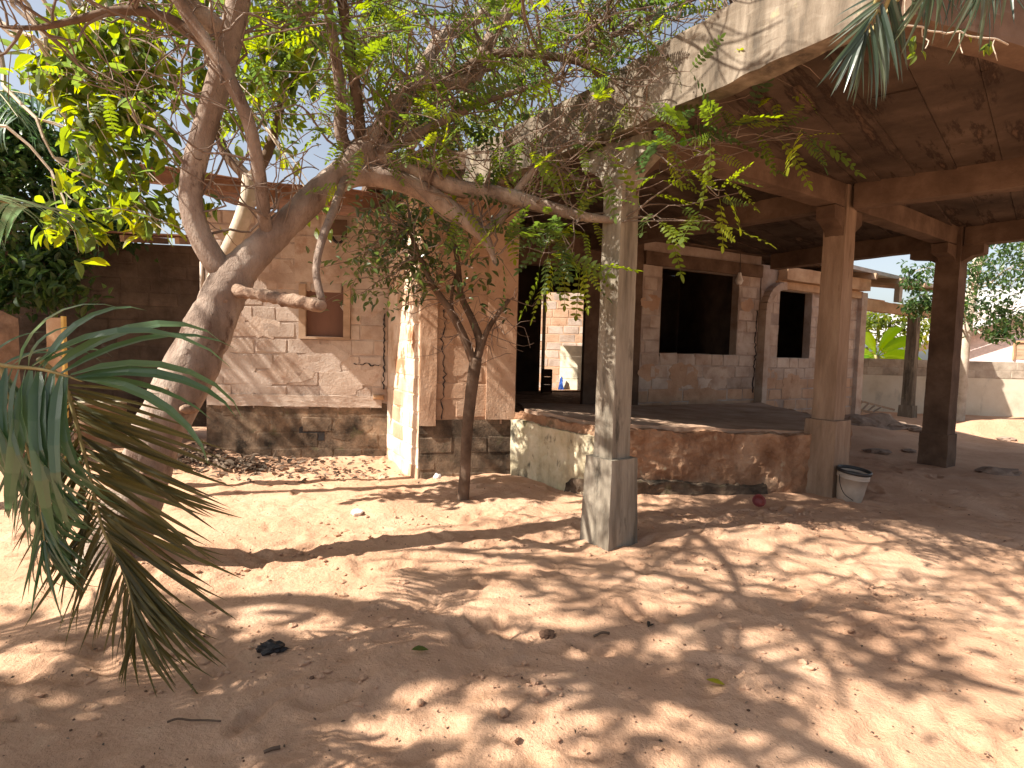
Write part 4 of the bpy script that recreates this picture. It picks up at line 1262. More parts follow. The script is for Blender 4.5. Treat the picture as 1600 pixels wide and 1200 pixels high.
# broad-leaved tree whose boughs fill the upper left
tree('broadleaf_tree', 'broad leaved tree with backlit yellow green leaves at upper left', (-6.6, 4.8), [(-6.6, 4.8, -.2), (-6.5, 4.8, 1.8), (-5.9, 4.9, 3.2), (-5.0, 5.0, 4.3), (-4.0, 5.0, 5.0), (-3.0, 5.1, 5.4)], [.16, .13, .10, .08, .06, .04],
     [(W(110, 80, 5.2), .42, 1), (W(150, 60, 5.0), .4, 1), (W(120, 130, 5.0), .4, 1), (W(220, 60, 5.0), .4, .9), (W(170, 110, 5.0), .38, 1), (W(200, 150, 4.9), .35, .9), (W(240, 120, 5.0), .38, .9), (W(150, 200, 5.0), .35, .9), (W(210, 210, 4.9), .3, .7), (W(250, 230, 4.8), .3, .7), (W(170, 290, 4.9), .3, .7), (W(110, 345, 4.8), .25, .6), (W(220, 320, 4.9), .3, .6), (W(250, 355, 4.9), .25, .5), (W(250, 20, 5.2), .5, 1), (W(440, 30, 5.2), .45, 1), (W(470, 90, 5.2), .4, .9), (W(430, 130, 5.3), .4, .7), (W(480, 60, 5.0), .35, .9), (W(350, 160, 5.4), .35, .6), (W(330, 340, 5.2), .25, .35), (W(500, 330, 5.0), .18, .2), (W(330, 40, 5.4), .5, .9)],
     OVS, 'leaf_broad', .155, 'pale_bark', npc=125, parts_leaf=80)
# dense dark trees at the far left; outer clumps added to shade the side wall
tree('dark_tree', 'dense dark green tree filling the far left edge', (-8.2, 7.4), [(-8.2, 7.4, -.2), (-8.1, 7.4, 1.5), (-7.9, 7.3, 3.0), (-7.6, 7.2, 4.4)], [.2, .17, .13, .06],
     [(W(20, 260, 8), .8, 1), (W(60, 330, 8), .8, 1), (W(30, 380, 7.6), .7, 1), (W(80, 420, 7.8), .6, 1), (W(20, 460, 7.6), .5, 1), (W(90, 460, 7.6), .45, .8), (W(100, 290, 8.2), .7, .9), (W(-60, 330, 8), 1.0, 1.2), (W(140, 380, 8.3), .5, .6), (W(10, 200, 7.8), .6, .8), (W(60, 230, 8), .5, .8), (W(150, 330, 8.4), .5, .6), (W(200, 370, 8.6), .45, .5), (W(-120, 200, 8), 1.0, 1.2), ((-8.9, 8.2, 3.6), .8, 1), ((-8.3, 8.3, 4.3), .8, 1), ((-9.6, 7.8, 4.2), .9, 1), ((-9.8, 8.0, 3.2), .8, 1), ((-7.6, 8.6, 4.6), .8, 1), ((-10.3, 7.7, 5.0), 1, 1), ((-9.2, 8.0, 5.2), 1, 1), ((-9.2, 7.9, 2.4), .7, .8), ((-8.4, 6.5, 4.6), .8, .8), ((-7.6, 6.9, 4.9), .7, .8)],
     OVS, 'leaf_dark', .15, 'dark_bark', npc=520)
# tall spreading tree to the left of the viewer: its crown throws the foreground shade
def above(px, py, z):
    g = onz(px, py, 0)
    return g - SUN_D * (z / -SUN_D.z)
shade_cl = []
for (px, py, r_, dn) in [(60, 1110, .5, 1), (200, 1060, .5, 1), (330, 1110, .45, 1), (470, 1080, .42, .9), (130, 1190, .45, .9), (350, 1200, .4, .7), (560, 1050, .38, .8), (500, 1170, .35, .5), (640, 1010, .34, .5), (520, 960, .36, .6), (700, 1080, .36, .6), (860, 1060, .34, .5), (760, 1190, .3, .3), (960, 1085, .32, .5), (1090, 1085, .32, .5), (1100, 1190, .34, .4), (1240, 1085, .3, .3), (1390, 1080, .32, .3), (1500, 1070, .34, .3), (940, 1190, .32, .3), (400, 1000, .36, .6), (250, 960, .36, .7), (730, 900, .34, .35), (60, 980, .5, .8), (1440, 1000, .3, .25), (880, 910, .34, .3)]:
    shade_cl.append((above(px, py, R.uniform(4.6, 6.4)), r_ * .9, dn))
tree('spreading_tree', 'tall spreading tree left of the yard that shades the foreground sand', (-8.6, -.6), [(-8.6, -.6, -.2), (-8.5, -.5, 2.5), (-8.2, -.3, 4.2), (-7.6, 0, 5.6), (-6.6, .6, 6.6), (-5.2, 1.2, 7.2)], [.3, .26, .22, .17, .12, .05],
     shade_cl, OVS, 'leaf_mid', .17, 'bark', npc=88, twig_r=.022)
spr = bpy.data.objects['spreading_tree']
def slimb(pts, r0, r1, mat='bark'):
    P_ = [above(x, y, z) for x, y, z in pts]
    mb = MB(); n_ = len(P_)
    mb.tube(P_, [r0 + (r1 - r0) * i / (n_ - 1) for i in range(n_)], 8, 5, .06)
    mb.build('branch', MAT[mat], spr, True)
slimb([(300, 950, 6.4), (450, 935, 6.0), (640, 965, 5.6), (850, 1030, 5.2), (1050, 1082, 5.0), (1200, 1140, 4.9), (1350, 1210, 4.8)], .10, .05)
slimb([(700, 860, 5.4), (880, 880, 5.1), (1050, 905, 4.9), (1200, 955, 4.7), (1330, 1008, 4.6), (1460, 1050, 4.5), (1600, 1090, 4.5)], .05, .025)
slimb([(1190, 955, 4.7), (1250, 985, 4.7), (1300, 1050, 4.7), (1320, 1110, 4.7)], .035, .015)
slimb([(60, 1000, 6.2), (200, 1010, 6.0), (400, 1040, 5.6), (520, 1110, 5.4)], .06, .02)
tgs = Twigs()
for i in range(58):
    x0, y0 = (R.uniform(1000, 1350), R.uniform(840, 1000)) if i < 38 else (R.uniform(560, 1000), R.uniform(870, 1100))
    z_ = R.uniform(3.9, 4.7)
    a_, b_ = above(x0, y0, z_), above(x0 + R.uniform(150, 420), y0 + R.uniform(-40, 60), z_ + R.uniform(-.2, .3))
    q_ = tgs.run(a_, b_, R.uniform(.008, .02), .005, 6, .05, 0)
    for k in range(3):
        j = R.choice(q_[1:]); tgs.run(j, j + Vector((R.gauss(.1, .25), R.gauss(0, .25), R.gauss(0, .15))), .006, .003, 3, .08)
tgs.mb.build('twigs', MAT['twig'], spr)['kind'] = 'stuff'
# trees behind the roof
tree('roof_side_tree', 'grey leaved tree rising behind the rusty sheet roof', (-4.4, 14.6), [(-4.4, 14.6, -.2), (-4.2, 14.2, 2.5), (-3.2, 13.2, 4.4), (-2.0, 12.2, 6.0)], [.2, .17, .13, .06],
     [(W(600, 60, 11), 1.0, 1), (W(680, 100, 11), 1.0, 1), (W(640, 190, 11), .8, 1), (W(700, 220, 11), .8, 1), (W(740, 140, 11), .9, 1), (W(520, 60, 11), .9, .8), (W(620, -40, 11), 1.0, 1)],
     OVS, 'leaf_mid', .15, 'dark_bark', npc=470, twig_r=.02)
tree('hall_side_tree', 'olive green tree showing above the roof right of centre', (-2.6, 17), [(-2.6, 17, -.2), (-2.2, 16.6, 3.0), (-1.4, 15.8, 5.0), (.2, 14.6, 7.0)], [.2, .17, .13, .06],
     [(W(760, 60, 13), 1.1, 1), (W(840, 110, 13), 1.0, .8), (W(800, 200, 13), 1.0, 1), (W(880, 190, 13), .7, .6), (W(930, 60, 13), .8, .5), (W(840, 250, 13), .8, 1), (W(760, 250, 13), .8, 1), (W(1010, 40, 13), .8, .5), (W(830, -30, 13), 1.0, .8), (W(1080, 60, 13), .6, .4)],
     OVS, 'leaf_mid', .15, 'dark_bark', npc=470, twig_r=.02)
# second slim trunk with a fork behind the leaning one
pt_ = thing('forked_tree', 'slim pale tree forking just above the rusty roof edge', 'tree', P2(at(236, 700, 6.2)))
limb(pt_, 'trunk', [(236, 715, 6.2, 13), (275, 590, 6.2, 13), (330, 450, 6.2, 12), (372, 360, 6.2, 13), (388, 310, 6.2, 12), (390, 275, 6.2, 11)], MAT['pale_bark'], 10)
limb(pt_, 'branch', [(390, 280, 6.2, 9), (372, 262, 6.2, 9), (350, 235, 6.2, 8), (338, 190, 6.1, 6), (330, 120, 6.0, 4)], MAT['dark_bark'], 8)
limb(pt_, 'branch', [(391, 280, 6.2, 9), (410, 255, 6.2, 9), (425, 220, 6.2, 8), (440, 160, 6.1, 6), (450, 90, 6.0, 4)], MAT['dark_bark'], 8)
tg = Twigs(); cl = Cloud(OVS)
for k in range(22):
    e = at(R.uniform(330, 480), R.uniform(60, 215), R.uniform(5.7, 6.4))
    q_ = tg.run(at(R.choice((340, 440)), 170, 6.1), e, .008, .003, 4, .08)
    for j in range(22): cl.add(q_[R.choice((2, 3, 4))] + rv(.13), rv(1).normalized(), leaf_up(), R.uniform(.08, .13))
tg.mb.build('twigs', MAT['twig'], pt_)['kind'] = 'stuff'
cl.build('crown', MAT['leaf_broad'], pt_)

# ---- small tree in front of wall B
sm = thing('small_tree', 'slender young tree with dark glossy leaves in front of the stained wall', 'tree', onz(725, 783))
_, st0, _ = limb(sm, 'trunk', [(723, 795, 5.9, 10), (727, 730, 5.9, 8.5), (731, 660, 5.9, 9), (738, 600, 5.9, 9.5), (744, 560, 5.9, 10)], MAT['dark_bark'], 10, .1)
sbr = []
for dd in ([(741, 568, 5.9, 7), (722, 520, 5.85, 6.5), (700, 480, 5.8, 6), (678, 448, 5.75, 5), (655, 400, 5.7, 4), (640, 360, 5.7, 3)],
           [(745, 562, 5.9, 7), (750, 535, 5.92, 7), (738, 500, 5.95, 6), (720, 460, 5.95, 5), (716, 415, 5.95, 4), (705, 360, 5.9, 3)],
           [(746, 560, 5.9, 6), (760, 520, 5.9, 4.5), (775, 495, 5.88, 4), (796, 468, 5.85, 3)],
           [(735, 545, 5.9, 4), (712, 500, 6.0, 3.5), (705, 470, 6.05, 3), (712, 430, 6.05, 2.5)]):
    _, a, _ = limb(sm, 'branch', dd, MAT['dark_bark'], 7, .08, 4); sbr.append(a)
tg = Twigs(); cl = Cloud(OVS)
anch = [p for b in sbr for p in b[2:]]
for k in range(120):
    px = R.gauss(655, 62); py = R.gauss(385, 48)
    if k < 14: px, py = R.uniform(540, 600), R.gauss(420, 25)
    if px > 780 or py > 500: continue
    e = at(px, py, R.uniform(5.5, 6.2))
    a = min(anch, key=lambda q_: (q_ - e).length_squared)
    q_ = tg.run(a, e, .007, .003, 4, .08, -.02, 4)
    for j in range(10):
        pos = q_[R.choice((2, 3, 4))].lerp(e, R.random()) + rv(.08)
        if j == 0 and k < 70: leaf_obj('leaf', OVS, MAT['leaf_gloss'], sm, pos, rv(1).normalized(), leaf_up(), R.uniform(.07, .12))
        else: cl.add(pos, (rv(1)).normalized(), leaf_up(), R.uniform(.055, .11))
for k in range(46):   # bare thorny twigs lower down
    a = R.choice([p for b in sbr for p in b[1:4]])
    e = a + Vector((R.gauss(0, .26), R.gauss(0, .15), R.gauss(.05, .2)))
    q_ = tg.run(a, e, .005, .0025, 4, .1, 0, 4)
    tg.run(q_[2], q_[2] + rv(.12), .003, .002, 2, .1, 0, 4)
for (px, py) in ((792, 478), (757, 482), (786, 490)):
    for j in range(5): cl.add(at(px, py, 5.85) + rv(.03), rv(1).normalized(), leaf_up(), .09)
tg.mb.build('twigs', MAT['twig'], sm)['kind'] = 'stuff'
cl.build('crown', MAT['leaf_gloss'], sm)

# ---- right-hand shade tree beyond the carport
tb = P2(at(1497, 645, 14.6))
tree('shade_tree', 'pale trunked tree with dark drooping foliage beyond the far column', (tb.x, tb.y), [(tb.x - .05, tb.y, -.1), (tb.x, tb.y, .9), (tb.x + .03, tb.y, 2.2), (tb.x + .2, tb.y, 4.0), (tb.x + .3, tb.y - .3, 5.5)], [.2, .15, .13, .11, .06],
     [(W(1500, 420, 12), .7, 1.1), (W(1560, 430, 12), .7, .8), (W(1530, 480, 12), .6, 1.2), (W(1590, 490, 12), .6, 1.2), (W(1445, 465, 12.5), .4, .9), (W(1420, 430, 12.5), .35, .5), (W(1480, 500, 12), .35, .6), (W(1560, 520, 12), .3, .5), (W(1630, 420, 12), .8, 1.2), (W(1500, 350, 12.5), 1.0, 1.2), (W(1600, 340, 12.5), 1.0, 1.2), (W(1420, 470, 12.5), .25, .5), (W(1560, 380, 12), .5, .5)],
     OVS, 'leaf_dark', .11, 'pale_bark', npc=420)
tree('far_bush', 'light green bushy tree behind the boundary wall near the banana', (10.5, 20), [(10.5, 20, -.2), (10.5, 20, 1.0), (10.6, 20, 2.0), (10.6, 20, 3.0)], [.12, .1, .08, .04],
     [(W(1350, 510, 19.5), .7, 1), (W(1390, 505, 19.5), .6, 1), (W(1440, 520, 19.5), .6, 1), (W(1345, 540, 19.5), .6, 1), (W(1450, 500, 19.5), .5, .8), (W(1400, 535, 19.8), .5, .6)],
     OVS, 'leaf_broad', .2, 'dark_bark', npc=260)

# ---- banana plant
bn0 = at(1367, 556, 17.6); bn0.z = 0
ban = thing('banana_plant', 'banana plant with broad bright leaves behind the boundary wall', 'banana plant', bn0)
m_ = MB(); m_.tube([bn0, bn0 + Vector((0, 0, 1.0)), bn0 + Vector((.05, 0, 1.6))], [.14, .12, .09], 10); m_.build('stem', MAT['rachis'], ban, True)
for (dx, dz, L_, nn) in ((.9, 1.1, 1.7, 1), (1.3, .35, 1.7, 0), (1.1, -.25, 1.5, 0), (-.5, 1.2, 1.5, 1), (-1.1, .4, 1.3, 0), (.3, 1.3, 1.8, 1), (-.9, -.2, 1.1, 0)):
    v, f = [], []
    s0 = bn0 + Vector((.03, 0, 1.55))
    d0 = Vector((dx, R.uniform(-.4, .1), dz)).normalized()
    seg = 9
    for i in range(seg + 1):
        t = i / seg
        c = s0 + d0 * (L_ * t) + Vector((0, 0, -.45 * L_ * t * t))
        wd = .24 * math.sin(PI * min(1, max(0, (t - .12) / .9))) ** .6 if t > .12 else .02
        sd = Vector((-d0.z, -.35, d0.x)).normalized()
        v += [c - sd * wd + Vector((0, -.04, 0)), c, c + sd * wd + Vector((0, -.04, 0))]
    for i in range(seg):
        b = i * 3; f += [(b, b + 3, b + 4, b + 1), (b + 1, b + 4, b + 5, b + 2)]
    m_ = MB(); m_.add(v, f); m_.build('leaf', MAT['banana'], ban)

# ------------------------------------------------------------------ palms
def proto_blade(droop, W_=.03, seg=7, curl=.25):
    v, f = [], []
    for i in range(seg + 1):
        t = i / seg
        wd = W_ * (min(1, .25 + t * 5) if t < .15 else 1) * (1 - max(0, (t - .35) / .65) ** 1.6) + .0006
        ang = droop * t ** 1.4
        if i == 0: x = z = 0.0
        else:
            pa = droop * ((i - .5) / seg) ** 1.4
            x += math.cos(pa) / seg; z -= math.sin(pa) / seg
        up = wd * curl
        v += [(x, -wd, z + up), (x, 0, z), (x, wd, z + up)]
    for i in range(seg):
        b = i * 3; f += [(b, b + 3, b + 4, b + 1), (b + 1, b + 4, b + 5, b + 2)]
    return np.array(v, float), np.array(f, int)
BLT = [proto_blade(k * .8, .0175, curl=.45) for k in (.15, .3, .5, .7)]
BL = {k: [proto_blade(k * m, w_, curl=c_) for m, w_, c_ in ((.8, .028, .3), (1.0, .034, .5), (1.2, .030, .4), (1.05, .036, .25))] for k in (.25, .9, 1.7)}

def frond(parent, pts, rad, blades, mat, name='frond'):
    mb = MB(); mb.tube(pts, rad, 7, 5, 0)
    fo = mb.build(name, MAT['rachis'], parent, True)
    for (pos, ax, nrm, size, dr) in blades:
        leaf_obj('leaflet' if dr else 'narrow_leaflet', BL[dr] if dr else BLT, MAT[mat], fo, pos, ax, nrm, size)
    return fo

# foreground palm, its crown just outside the left edge
pb = Vector((-2.75, 1.75, 0))
palm = thing('young_palm', 'young palm at the left edge with fronds drooping over the sand', 'palm', pb)
m_ = MB(); m_.tube([pb + Vector((0, 0, -.1)), pb + Vector((0, 0, .5)), pb + Vector((.02, .02, 1.1)), pb + Vector((.05, .05, 1.6))], [.17, .15, .14, .10], 12, 6, .2); m_.build('trunk', MAT['dark_bark'], palm, True)
cr0 = pb + Vector((.05, .05, 1.6))
# frond A: level, coming in from the left
DA = 2.35
ptsA = [cr0, at(-140, 520, 2.25), at(-60, 548, 2.3), at(0, 570, DA), at(60, 576, DA), at(106, 588, DA), at(128, 596, DA)]
bl = []
def pxv(a, b): return (at(b[0], b[1], b[2]) - at(a[0], a[1], a[2]))
for (a, b, dr, sc) in [((30, 570, DA), (62, 455, 2.3), 1.7, 1.6), ((45, 572, DA), (60, 470, 2.25), .9, .9), ((68, 575, DA), (120, 460, 2.3), 1.7, 1.5), ((80, 580, DA), (210, 480, 2.4), 1.7, 1.9), ((95, 584, DA), (230, 505, 2.45), 1.7, 2.0), ((110, 586, DA), (250, 545, 2.4), .9, 2.2), ((118, 590, DA), (235, 566, 2.35), .9, 2.3), ((122, 592, DA), (230, 598, 2.3), .9, 2.2), ((115, 590, DA), (215, 592, 2.4), .9, 2.4), ((60, 574, DA), (160, 505, 2.45), .9, 1.1), ((20, 570, DA), (120, 500, 2.4), .9, 1.15), ((5, 570, DA), (90, 520, 2.45), .9, 1.2), ((-20, 562, 2.33), (40, 500, 2.4), .9, 1.2), ((50, 573, DA), (190, 480, 2.35), 1.7, 1.9),
                       ((10, 575, DA), (-10, 690, 2.2), .25, 1.9), ((30, 577, DA), (0, 690, 2.2), .25, 2.0), ((40, 578, DA), (14, 700, 2.18), .25, 2.1), ((48, 579, DA), (22, 700, 2.2), .25, 2.2), ((56, 580, DA), (40, 700, 2.2), .25, 2.0), ((62, 581, DA), (52, 700, 2.16), .25, 2.2), ((74, 582, DA), (44, 700, 2.2), .25, 2.3), ((80, 583, DA), (62, 700, 2.2), .25, 2.1), ((84, 584, DA), (58, 700, 2.2), .25, 2.3), ((96, 586, DA), (72, 700, 2.16), .25, 2.1), ((106, 588, DA), (84, 690, 2.2), .25, 2.2), ((-15, 568, 2.33), (-30, 690, 2.2), .25, 1.9), ((100, 586, DA), (66, 690, 2.3), .25, 1.9), ((20, 576, DA), (-20, 690, 2.3), .25, 2.2), ((66, 581, DA), (24, 690, 2.3), .25, 2.4), ((0, 573, DA), (-40, 690, 2.3), .25, 2.2)]:
    A_, B_ = at(*a), at(*b)
    ax = (B_ - A_)
    L_ = ax.length * sc
    nr = Vector((0, -.6, .8)) + rv(.15)
    if b[1] > a[1] + 60: nr = Vector((R.uniform(-1.3, 1.3), -1, .25))
    bl.append((A_, ax, nr, L_, dr))
frond(palm, ptsA, [.022, .016, .012, .009, .007, .005, .003], bl, 'palm')
# frond B: hanging down, drier
ptsB = [at(60, 560, 2.5), at(100, 600, 2.6), at(122, 670, 2.62), at(142, 750, 2.62), at(162, 830, 2.6), at(190, 885, 2.58), at(204, 930, 2.56), at(212, 985, 2.55)]
PB, _ = catmull(ptsB, [0] * len(ptsB), 8)
bl = []
nB_ = len(PB)
for i in range(9, nB_, 1):
    t = i / nB_
    tan = (PB[min(i + 1, nB_ - 1)] - PB[i - 1]).normalized()
    for sg in (-1, 1):
        if R.random() < .06: continue
        u_ = max(0, min(1, (t - .15) / .8))
        ph = math.radians((18 + 44 * u_ if sg > 0 else 56 + 24 * u_) + R.uniform(-9, 9))
        ax = Vector((sg * math.cos(ph), R.uniform(-.22, .1), -math.sin(ph)))
        L_ = (.88 if sg > 0 else .66) * R.uniform(.75, 1.12) * (1.0 - .48 * u_) * (.7 + .3 * min(1, 4 * u_))
        bl.append((PB[i], ax, Vector((R.uniform(-.5, .5), -.8, .4)), L_, 0))
        for kk in range(R.choice((0, 1, 1))):
            bl.append((PB[i].lerp(PB[i - 1], R.random()), ax + rv(.10), Vector((R.uniform(-.5, .5), -.8, .4)), L_ * R.uniform(.8, 1), 0))
frond(palm, ptsB, [.012, .010, .009, .007, .006, .005, .004, .002], bl, 'palm_dry')
# frond C: a darker one hanging straight down beside it
ptsC = [cr0, at(-40, 560, 2.4), at(10, 610, 2.45), at(40, 690, 2.5), at(62, 780, 2.5), at(70, 850, 2.5)]
PC, _ = catmull(ptsC, [0] * 6, 8)
bl = []
for i in range(12, len(PC)):
    u_ = i / len(PC)
    for sg in (-1, 1):
        for kk in range(R.choice((1, 1, 2))):
            ph = math.radians((40 if sg > 0 else 55) + 24 * u_ + R.uniform(-14, 14))
            bl.append((PC[i].lerp(PC[i - 1], R.random()), Vector((sg * math.cos(ph), R.uniform(-.2, .15), -math.sin(ph))), Vector((R.uniform(-.5, .5), -.8, .4)), .55 * R.uniform(.75, 1.1) * (1.1 - .4 * u_), R.choice((0, .25))))
frond(palm, ptsC, [.016, .013, .010, .008, .006, .003], bl, 'palm')
# a few more fronds of the same palm, rising out of the frame
for (dx, dy, dz) in ((-.9, .5, .6), (-.5, -.8, .7), (.35, -.7, .9), (-.9, -.4, .4), (.1, .9, 1.0)):
    d = Vector((dx, dy, dz)).normalized()
    pts = [cr0 + d * (1.9 * t) + Vector((0, 0, -.75 * t * t)) for t in (0, .25, .5, .75, 1)]
    PF, _ = catmull(pts, [0] * 5, 8)
    bl = []
    for i in range(5, len(PF)):
        tan = (PF[i] - PF[i - 1]).normalized(); sd = tan.cross(Vector((0, 0, 1))).normalized()
        for sg in (-1, 1):
            bl.append((PF[i], tan * .6 + sd * sg + Vector((0, 0, .1)), Vector((0, 0, 1)) + rv(.1), .45 * R.uniform(.8, 1.1), .9))
    frond(palm, pts, [.02, .016, .012, .008, .003], bl, 'palm')

# tall palm over the viewer whose frond ends hang before the carport fascia
tp = Vector((1.3, -1.4, 0))
tall = thing('tall_palm', 'tall palm whose grey green frond tips hang before the carport edge at top right', 'palm', tp)
ct = Vector((1.35, -1.2, 4.9))
m_ = MB(); m_.tube([tp + Vector((0, 0, -.1)), tp + Vector((0, .02, 1.5)), tp + Vector((.02, .1, 3.2)), ct], [.2, .16, .14, .12], 12, 5, .1); m_.build('trunk', MAT['dark_bark'], tall, True)
def hang(tipx, tipy, tipD, mid, n_, Lb, spread):
    tip = at(tipx, tipy, tipD)
    pts = [ct, ct.lerp(tip, .35) + Vector((0, 0, .75)), ct.lerp(tip, .7) + Vector((0, 0, .72)), at(*mid), tip]
    PF, _ = catmull(pts, [0] * 5, 10)
    bl = []
    for i in range(8, len(PF)):
        tan = (PF[i] - PF[i - 1]).normalized()
        sd = tan.cross(Vector((0, -1, .2))).normalized()
        late = i / len(PF)
        for sg in (-1, 1):
            if R.random() < .1: continue
            ax = tan * (.35 + .8 * late) + sd * sg * spread * (1.15 - .6 * late) + Vector((0, 0, -.75)) + rv(.1)
            bl.append((PF[i], ax, Vector((R.uniform(-.4, .4), -.8, .35)), Lb * R.uniform(.75, 1.1), R.choice((.25, .25, .9))))
    frond(tall, pts, [.03, .022, .014, .009, .003], bl, 'palm_grey')
bl = []
DT = 2.3
for (a, b, dr, sc) in [((1352, 40), (1304, 96), .25, 1), ((1358, 30), (1298, 118), .25, 1), ((1362, 26), (1308, 128), .25, 1), ((1350, 48), (1322, 128), .25, 1), ((1356, 40), (1336, 140), .25, 1), ((1348, 52), (1342, 148), .25, 1.05), ((1352, 50), (1372, 144), .25, 1), ((1360, 38), (1376, 148), .25, 1), ((1368, 24), (1388, 140), .25, 1), ((1372, 16), (1396, 128), .25, 1), ((1376, 8), (1402, 100), .25, 1.1), ((1384, -4), (1412, 96), .25, 1.1), ((1390, -14), (1420, 90), .25, 1), ((1366, 20), (1300, 84), .25, 1), ((1374, 8), (1306, 66), .25, 1), ((1380, 0), (1310, 48), .25, 1), ((1388, -10), (1316, 30), .25, 1), ((1396, -20), (1318, 12), .25, 1), ((1352, 46), (1312, 112), .25, 1), ((1356, 36), (1330, 134), .25, 1), ((1364, 30), (1384, 148), .25, .95), ((1370, 22), (1382, 120), .25, 1), ((1378, 6), (1394, 112), .25, 1), ((1386, -6), (1404, 80), .25, 1), ((1396, -16), (1428, 84), .25, 1), ((1346, 54), (1352, 140), 0, 1), ((1349, 52), (1330, 138), 0, 1), ((1356, 40), (1362, 146), 0, 1), ((1362, 30), (1316, 122), 0, 1), ((1370, 16), (1304, 104), 0, 1)]:
    A_, B_ = at(a[0], a[1], DT), at(b[0] + R.uniform(-3, 3), b[1] + R.uniform(-5, 5), DT + R.uniform(-.06, .1))
    bl.append((A_, B_ - A_, Vector((R.uniform(-.6, .6), -1, .3)), (B_ - A_).length * sc * 1.16, dr))
tip = at(1346, 56, DT)
frond(tall, [ct, ct.lerp(tip, .35) + Vector((0, 0, .75)), ct.lerp(tip, .7) + Vector((0, 0, .68)), at(1400, -30, DT - .06), at(1372, 16, DT), tip], [.03, .022, .014, .009, .006, .003], bl, 'palm_grey')
bl2 = []
for k in range(34):
    x_ = R.uniform(1398, 1592)
    A_ = at(x_, R.uniform(-45, -18), 2.25 + R.uniform(-.06, .06))
    B_ = at(x_ + R.uniform(-14, 14), R.uniform(14, 46), 2.27)
    bl2.append((A_, B_ - A_, Vector((R.uniform(-.9, .9), -1, .3)), (B_ - A_).length, .25))
frond(tall, [ct, ct + Vector((.35, 1.0, .55)), at(1398, -60, 2.2), at(1440, -38, 2.25), at(1520, -32, 2.25), at(1600, -20, 2.25)], [.03, .02, .012, .009, .006, .003], bl2, 'palm_grey')
hang(1460, -38, 2.2, (1490, -110, 2.0), 16, .27, .8)
hang(1550, -40, 2.1, (1570, -120, 1.9), 16, .27, .8)
# bits of vine caught along the carport edge
vn = thing('dead_vine', 'thin pale dead vine with a few green leaves under the carport edge at top right', 'vine', at(1500, 55, 2.9))
tg = Twigs()
a = at(1415, 40, 2.75)
for (x, y) in ((1470, 50), (1525, 58), (1575, 70)):
    b = at(x, y, 2.75); q_ = tg.run(a, b, .005, .004, 4, .06)
    tg.run(q_[2], q_[2] + Vector((.02, 0, -.1)), .003, .002, 3, .1)
    a = b
tg.run(at(1415, 40, 2.75), at(1405, -40, 2.7), .005, .005, 3, .05)
tg.mb.build('stem', MAT['pale_bark'], vn)
for (px, py) in ((1428, 60), (1424, 75), (1432, 82), (1545, 66), (1550, 72), (1508, 45)):
    for k in range(3): leaf_obj('leaf', OVS, MAT['leaf_broad'], vn, at(px, py, 2.75) + rv(.012), Vector((R.uniform(-1, 1), 0, -.8)), Vector((0, -1, .4)) + rv(.3), .05)

# palm fronds far at upper left
bp0 = Vector((-9.0, 8.6, 0))
fp = thing('background_palm', 'feathery background palm at upper left against the white sky', 'palm', bp0)
cfp = Vector((-7.6, 7.9, 4.6))
m_ = MB(); m_.tube([bp0, bp0 + Vector((.4, -.2, 2)), cfp], [.2, .16, .12], 10, 5, .1); m_.build('trunk', MAT['dark_bark'], fp, True)
for k in range(11):
    a = k / 11 * 2 * PI
    d = Vector((math.cos(a), math.sin(a), R.uniform(.2, .7)))
    L_ = R.uniform(1.9, 2.4)
    pts = [cfp + d * (L_ * t) + Vector((0, 0, -1.35 * t * t)) for t in (0, .25, .5, .75, 1)]
    PF, _ = catmull(pts, [0] * 5, 7)
    m_ = MB(); m_.tube(pts, [.02, .016, .012, .008, .003], 5, 4); fo = m_.build('frond', MAT['rachis'], fp)
    cl = Cloud(BL[.25] + BL[.9])
    for i in range(4, len(PF)):
        tan = (PF[i] - PF[i - 1]).normalized(); sd = tan.cross(Vector((0, 0, 1))).normalized()
        for sg in (-1, 1):
            cl.add(PF[i], tan * .6 + sd * sg * .8 + Vector((0, 0, -.5)) + rv(.08), Vector((0, 0, 1)) + rv(.1), .55 * R.uniform(.8, 1.1))
    cl.build('leaflets', MAT['palm'], fo)

# ------------------------------------------------------------------ small things on the ground
def lathe(prof, c, tilt=(0, 0), n=28):
    """prof: list of (radius, height)"""
    rot = Matrix.Rotation(tilt[0], 3, 'X') @ Matrix.Rotation(tilt[1], 3, 'Y')
    v, f = [], []
    for (r, z) in prof:
        for k in range(n):
            a = 2 * PI * k / n
            v.append(Vector(c) + rot @ Vector((r * math.cos(a), r * math.sin(a), z)))
    for i in range(len(prof) - 1):
        for k in range(n):
            k2 = (k + 1) % n
            f.append((i * n + k, i * n + k2, (i + 1) * n + k2, (i + 1) * n + k))
    return v, f
kb = onz(1326, 779, .02); kb.z = gz(kb.x, kb.y) - .01
bk = thing('bucket', 'dirty white plastic bucket with a dark rim beside the middle column', 'bucket', kb)
ti = (math.radians(5), math.radians(4))
m_ = MB(); v, f = lathe([(.0, .0), (.118, .0), (.122, .01), (.14, .16), (.152, .262), (.158, .264), (.159, .274), (.155, .276), (.158, .292), (.159, .302), (.156, .304), (.158, .322), (.152, .324), (.148, .26), (.135, .10), (.115, .015), (0, .013)], kb, ti)
m_.add(v, f); m_.build('body', MAT['whitepl'], bk, True)
m_ = MB(); v, f = lathe([(.153, .325), (.168, .325), (.172, .333), (.172, .352), (.166, .36), (.156, .36), (.152, .345), (.153, .325)], kb, ti)
m_.add(v, f); m_.build('rim', MAT['blackpl'], bk, True)
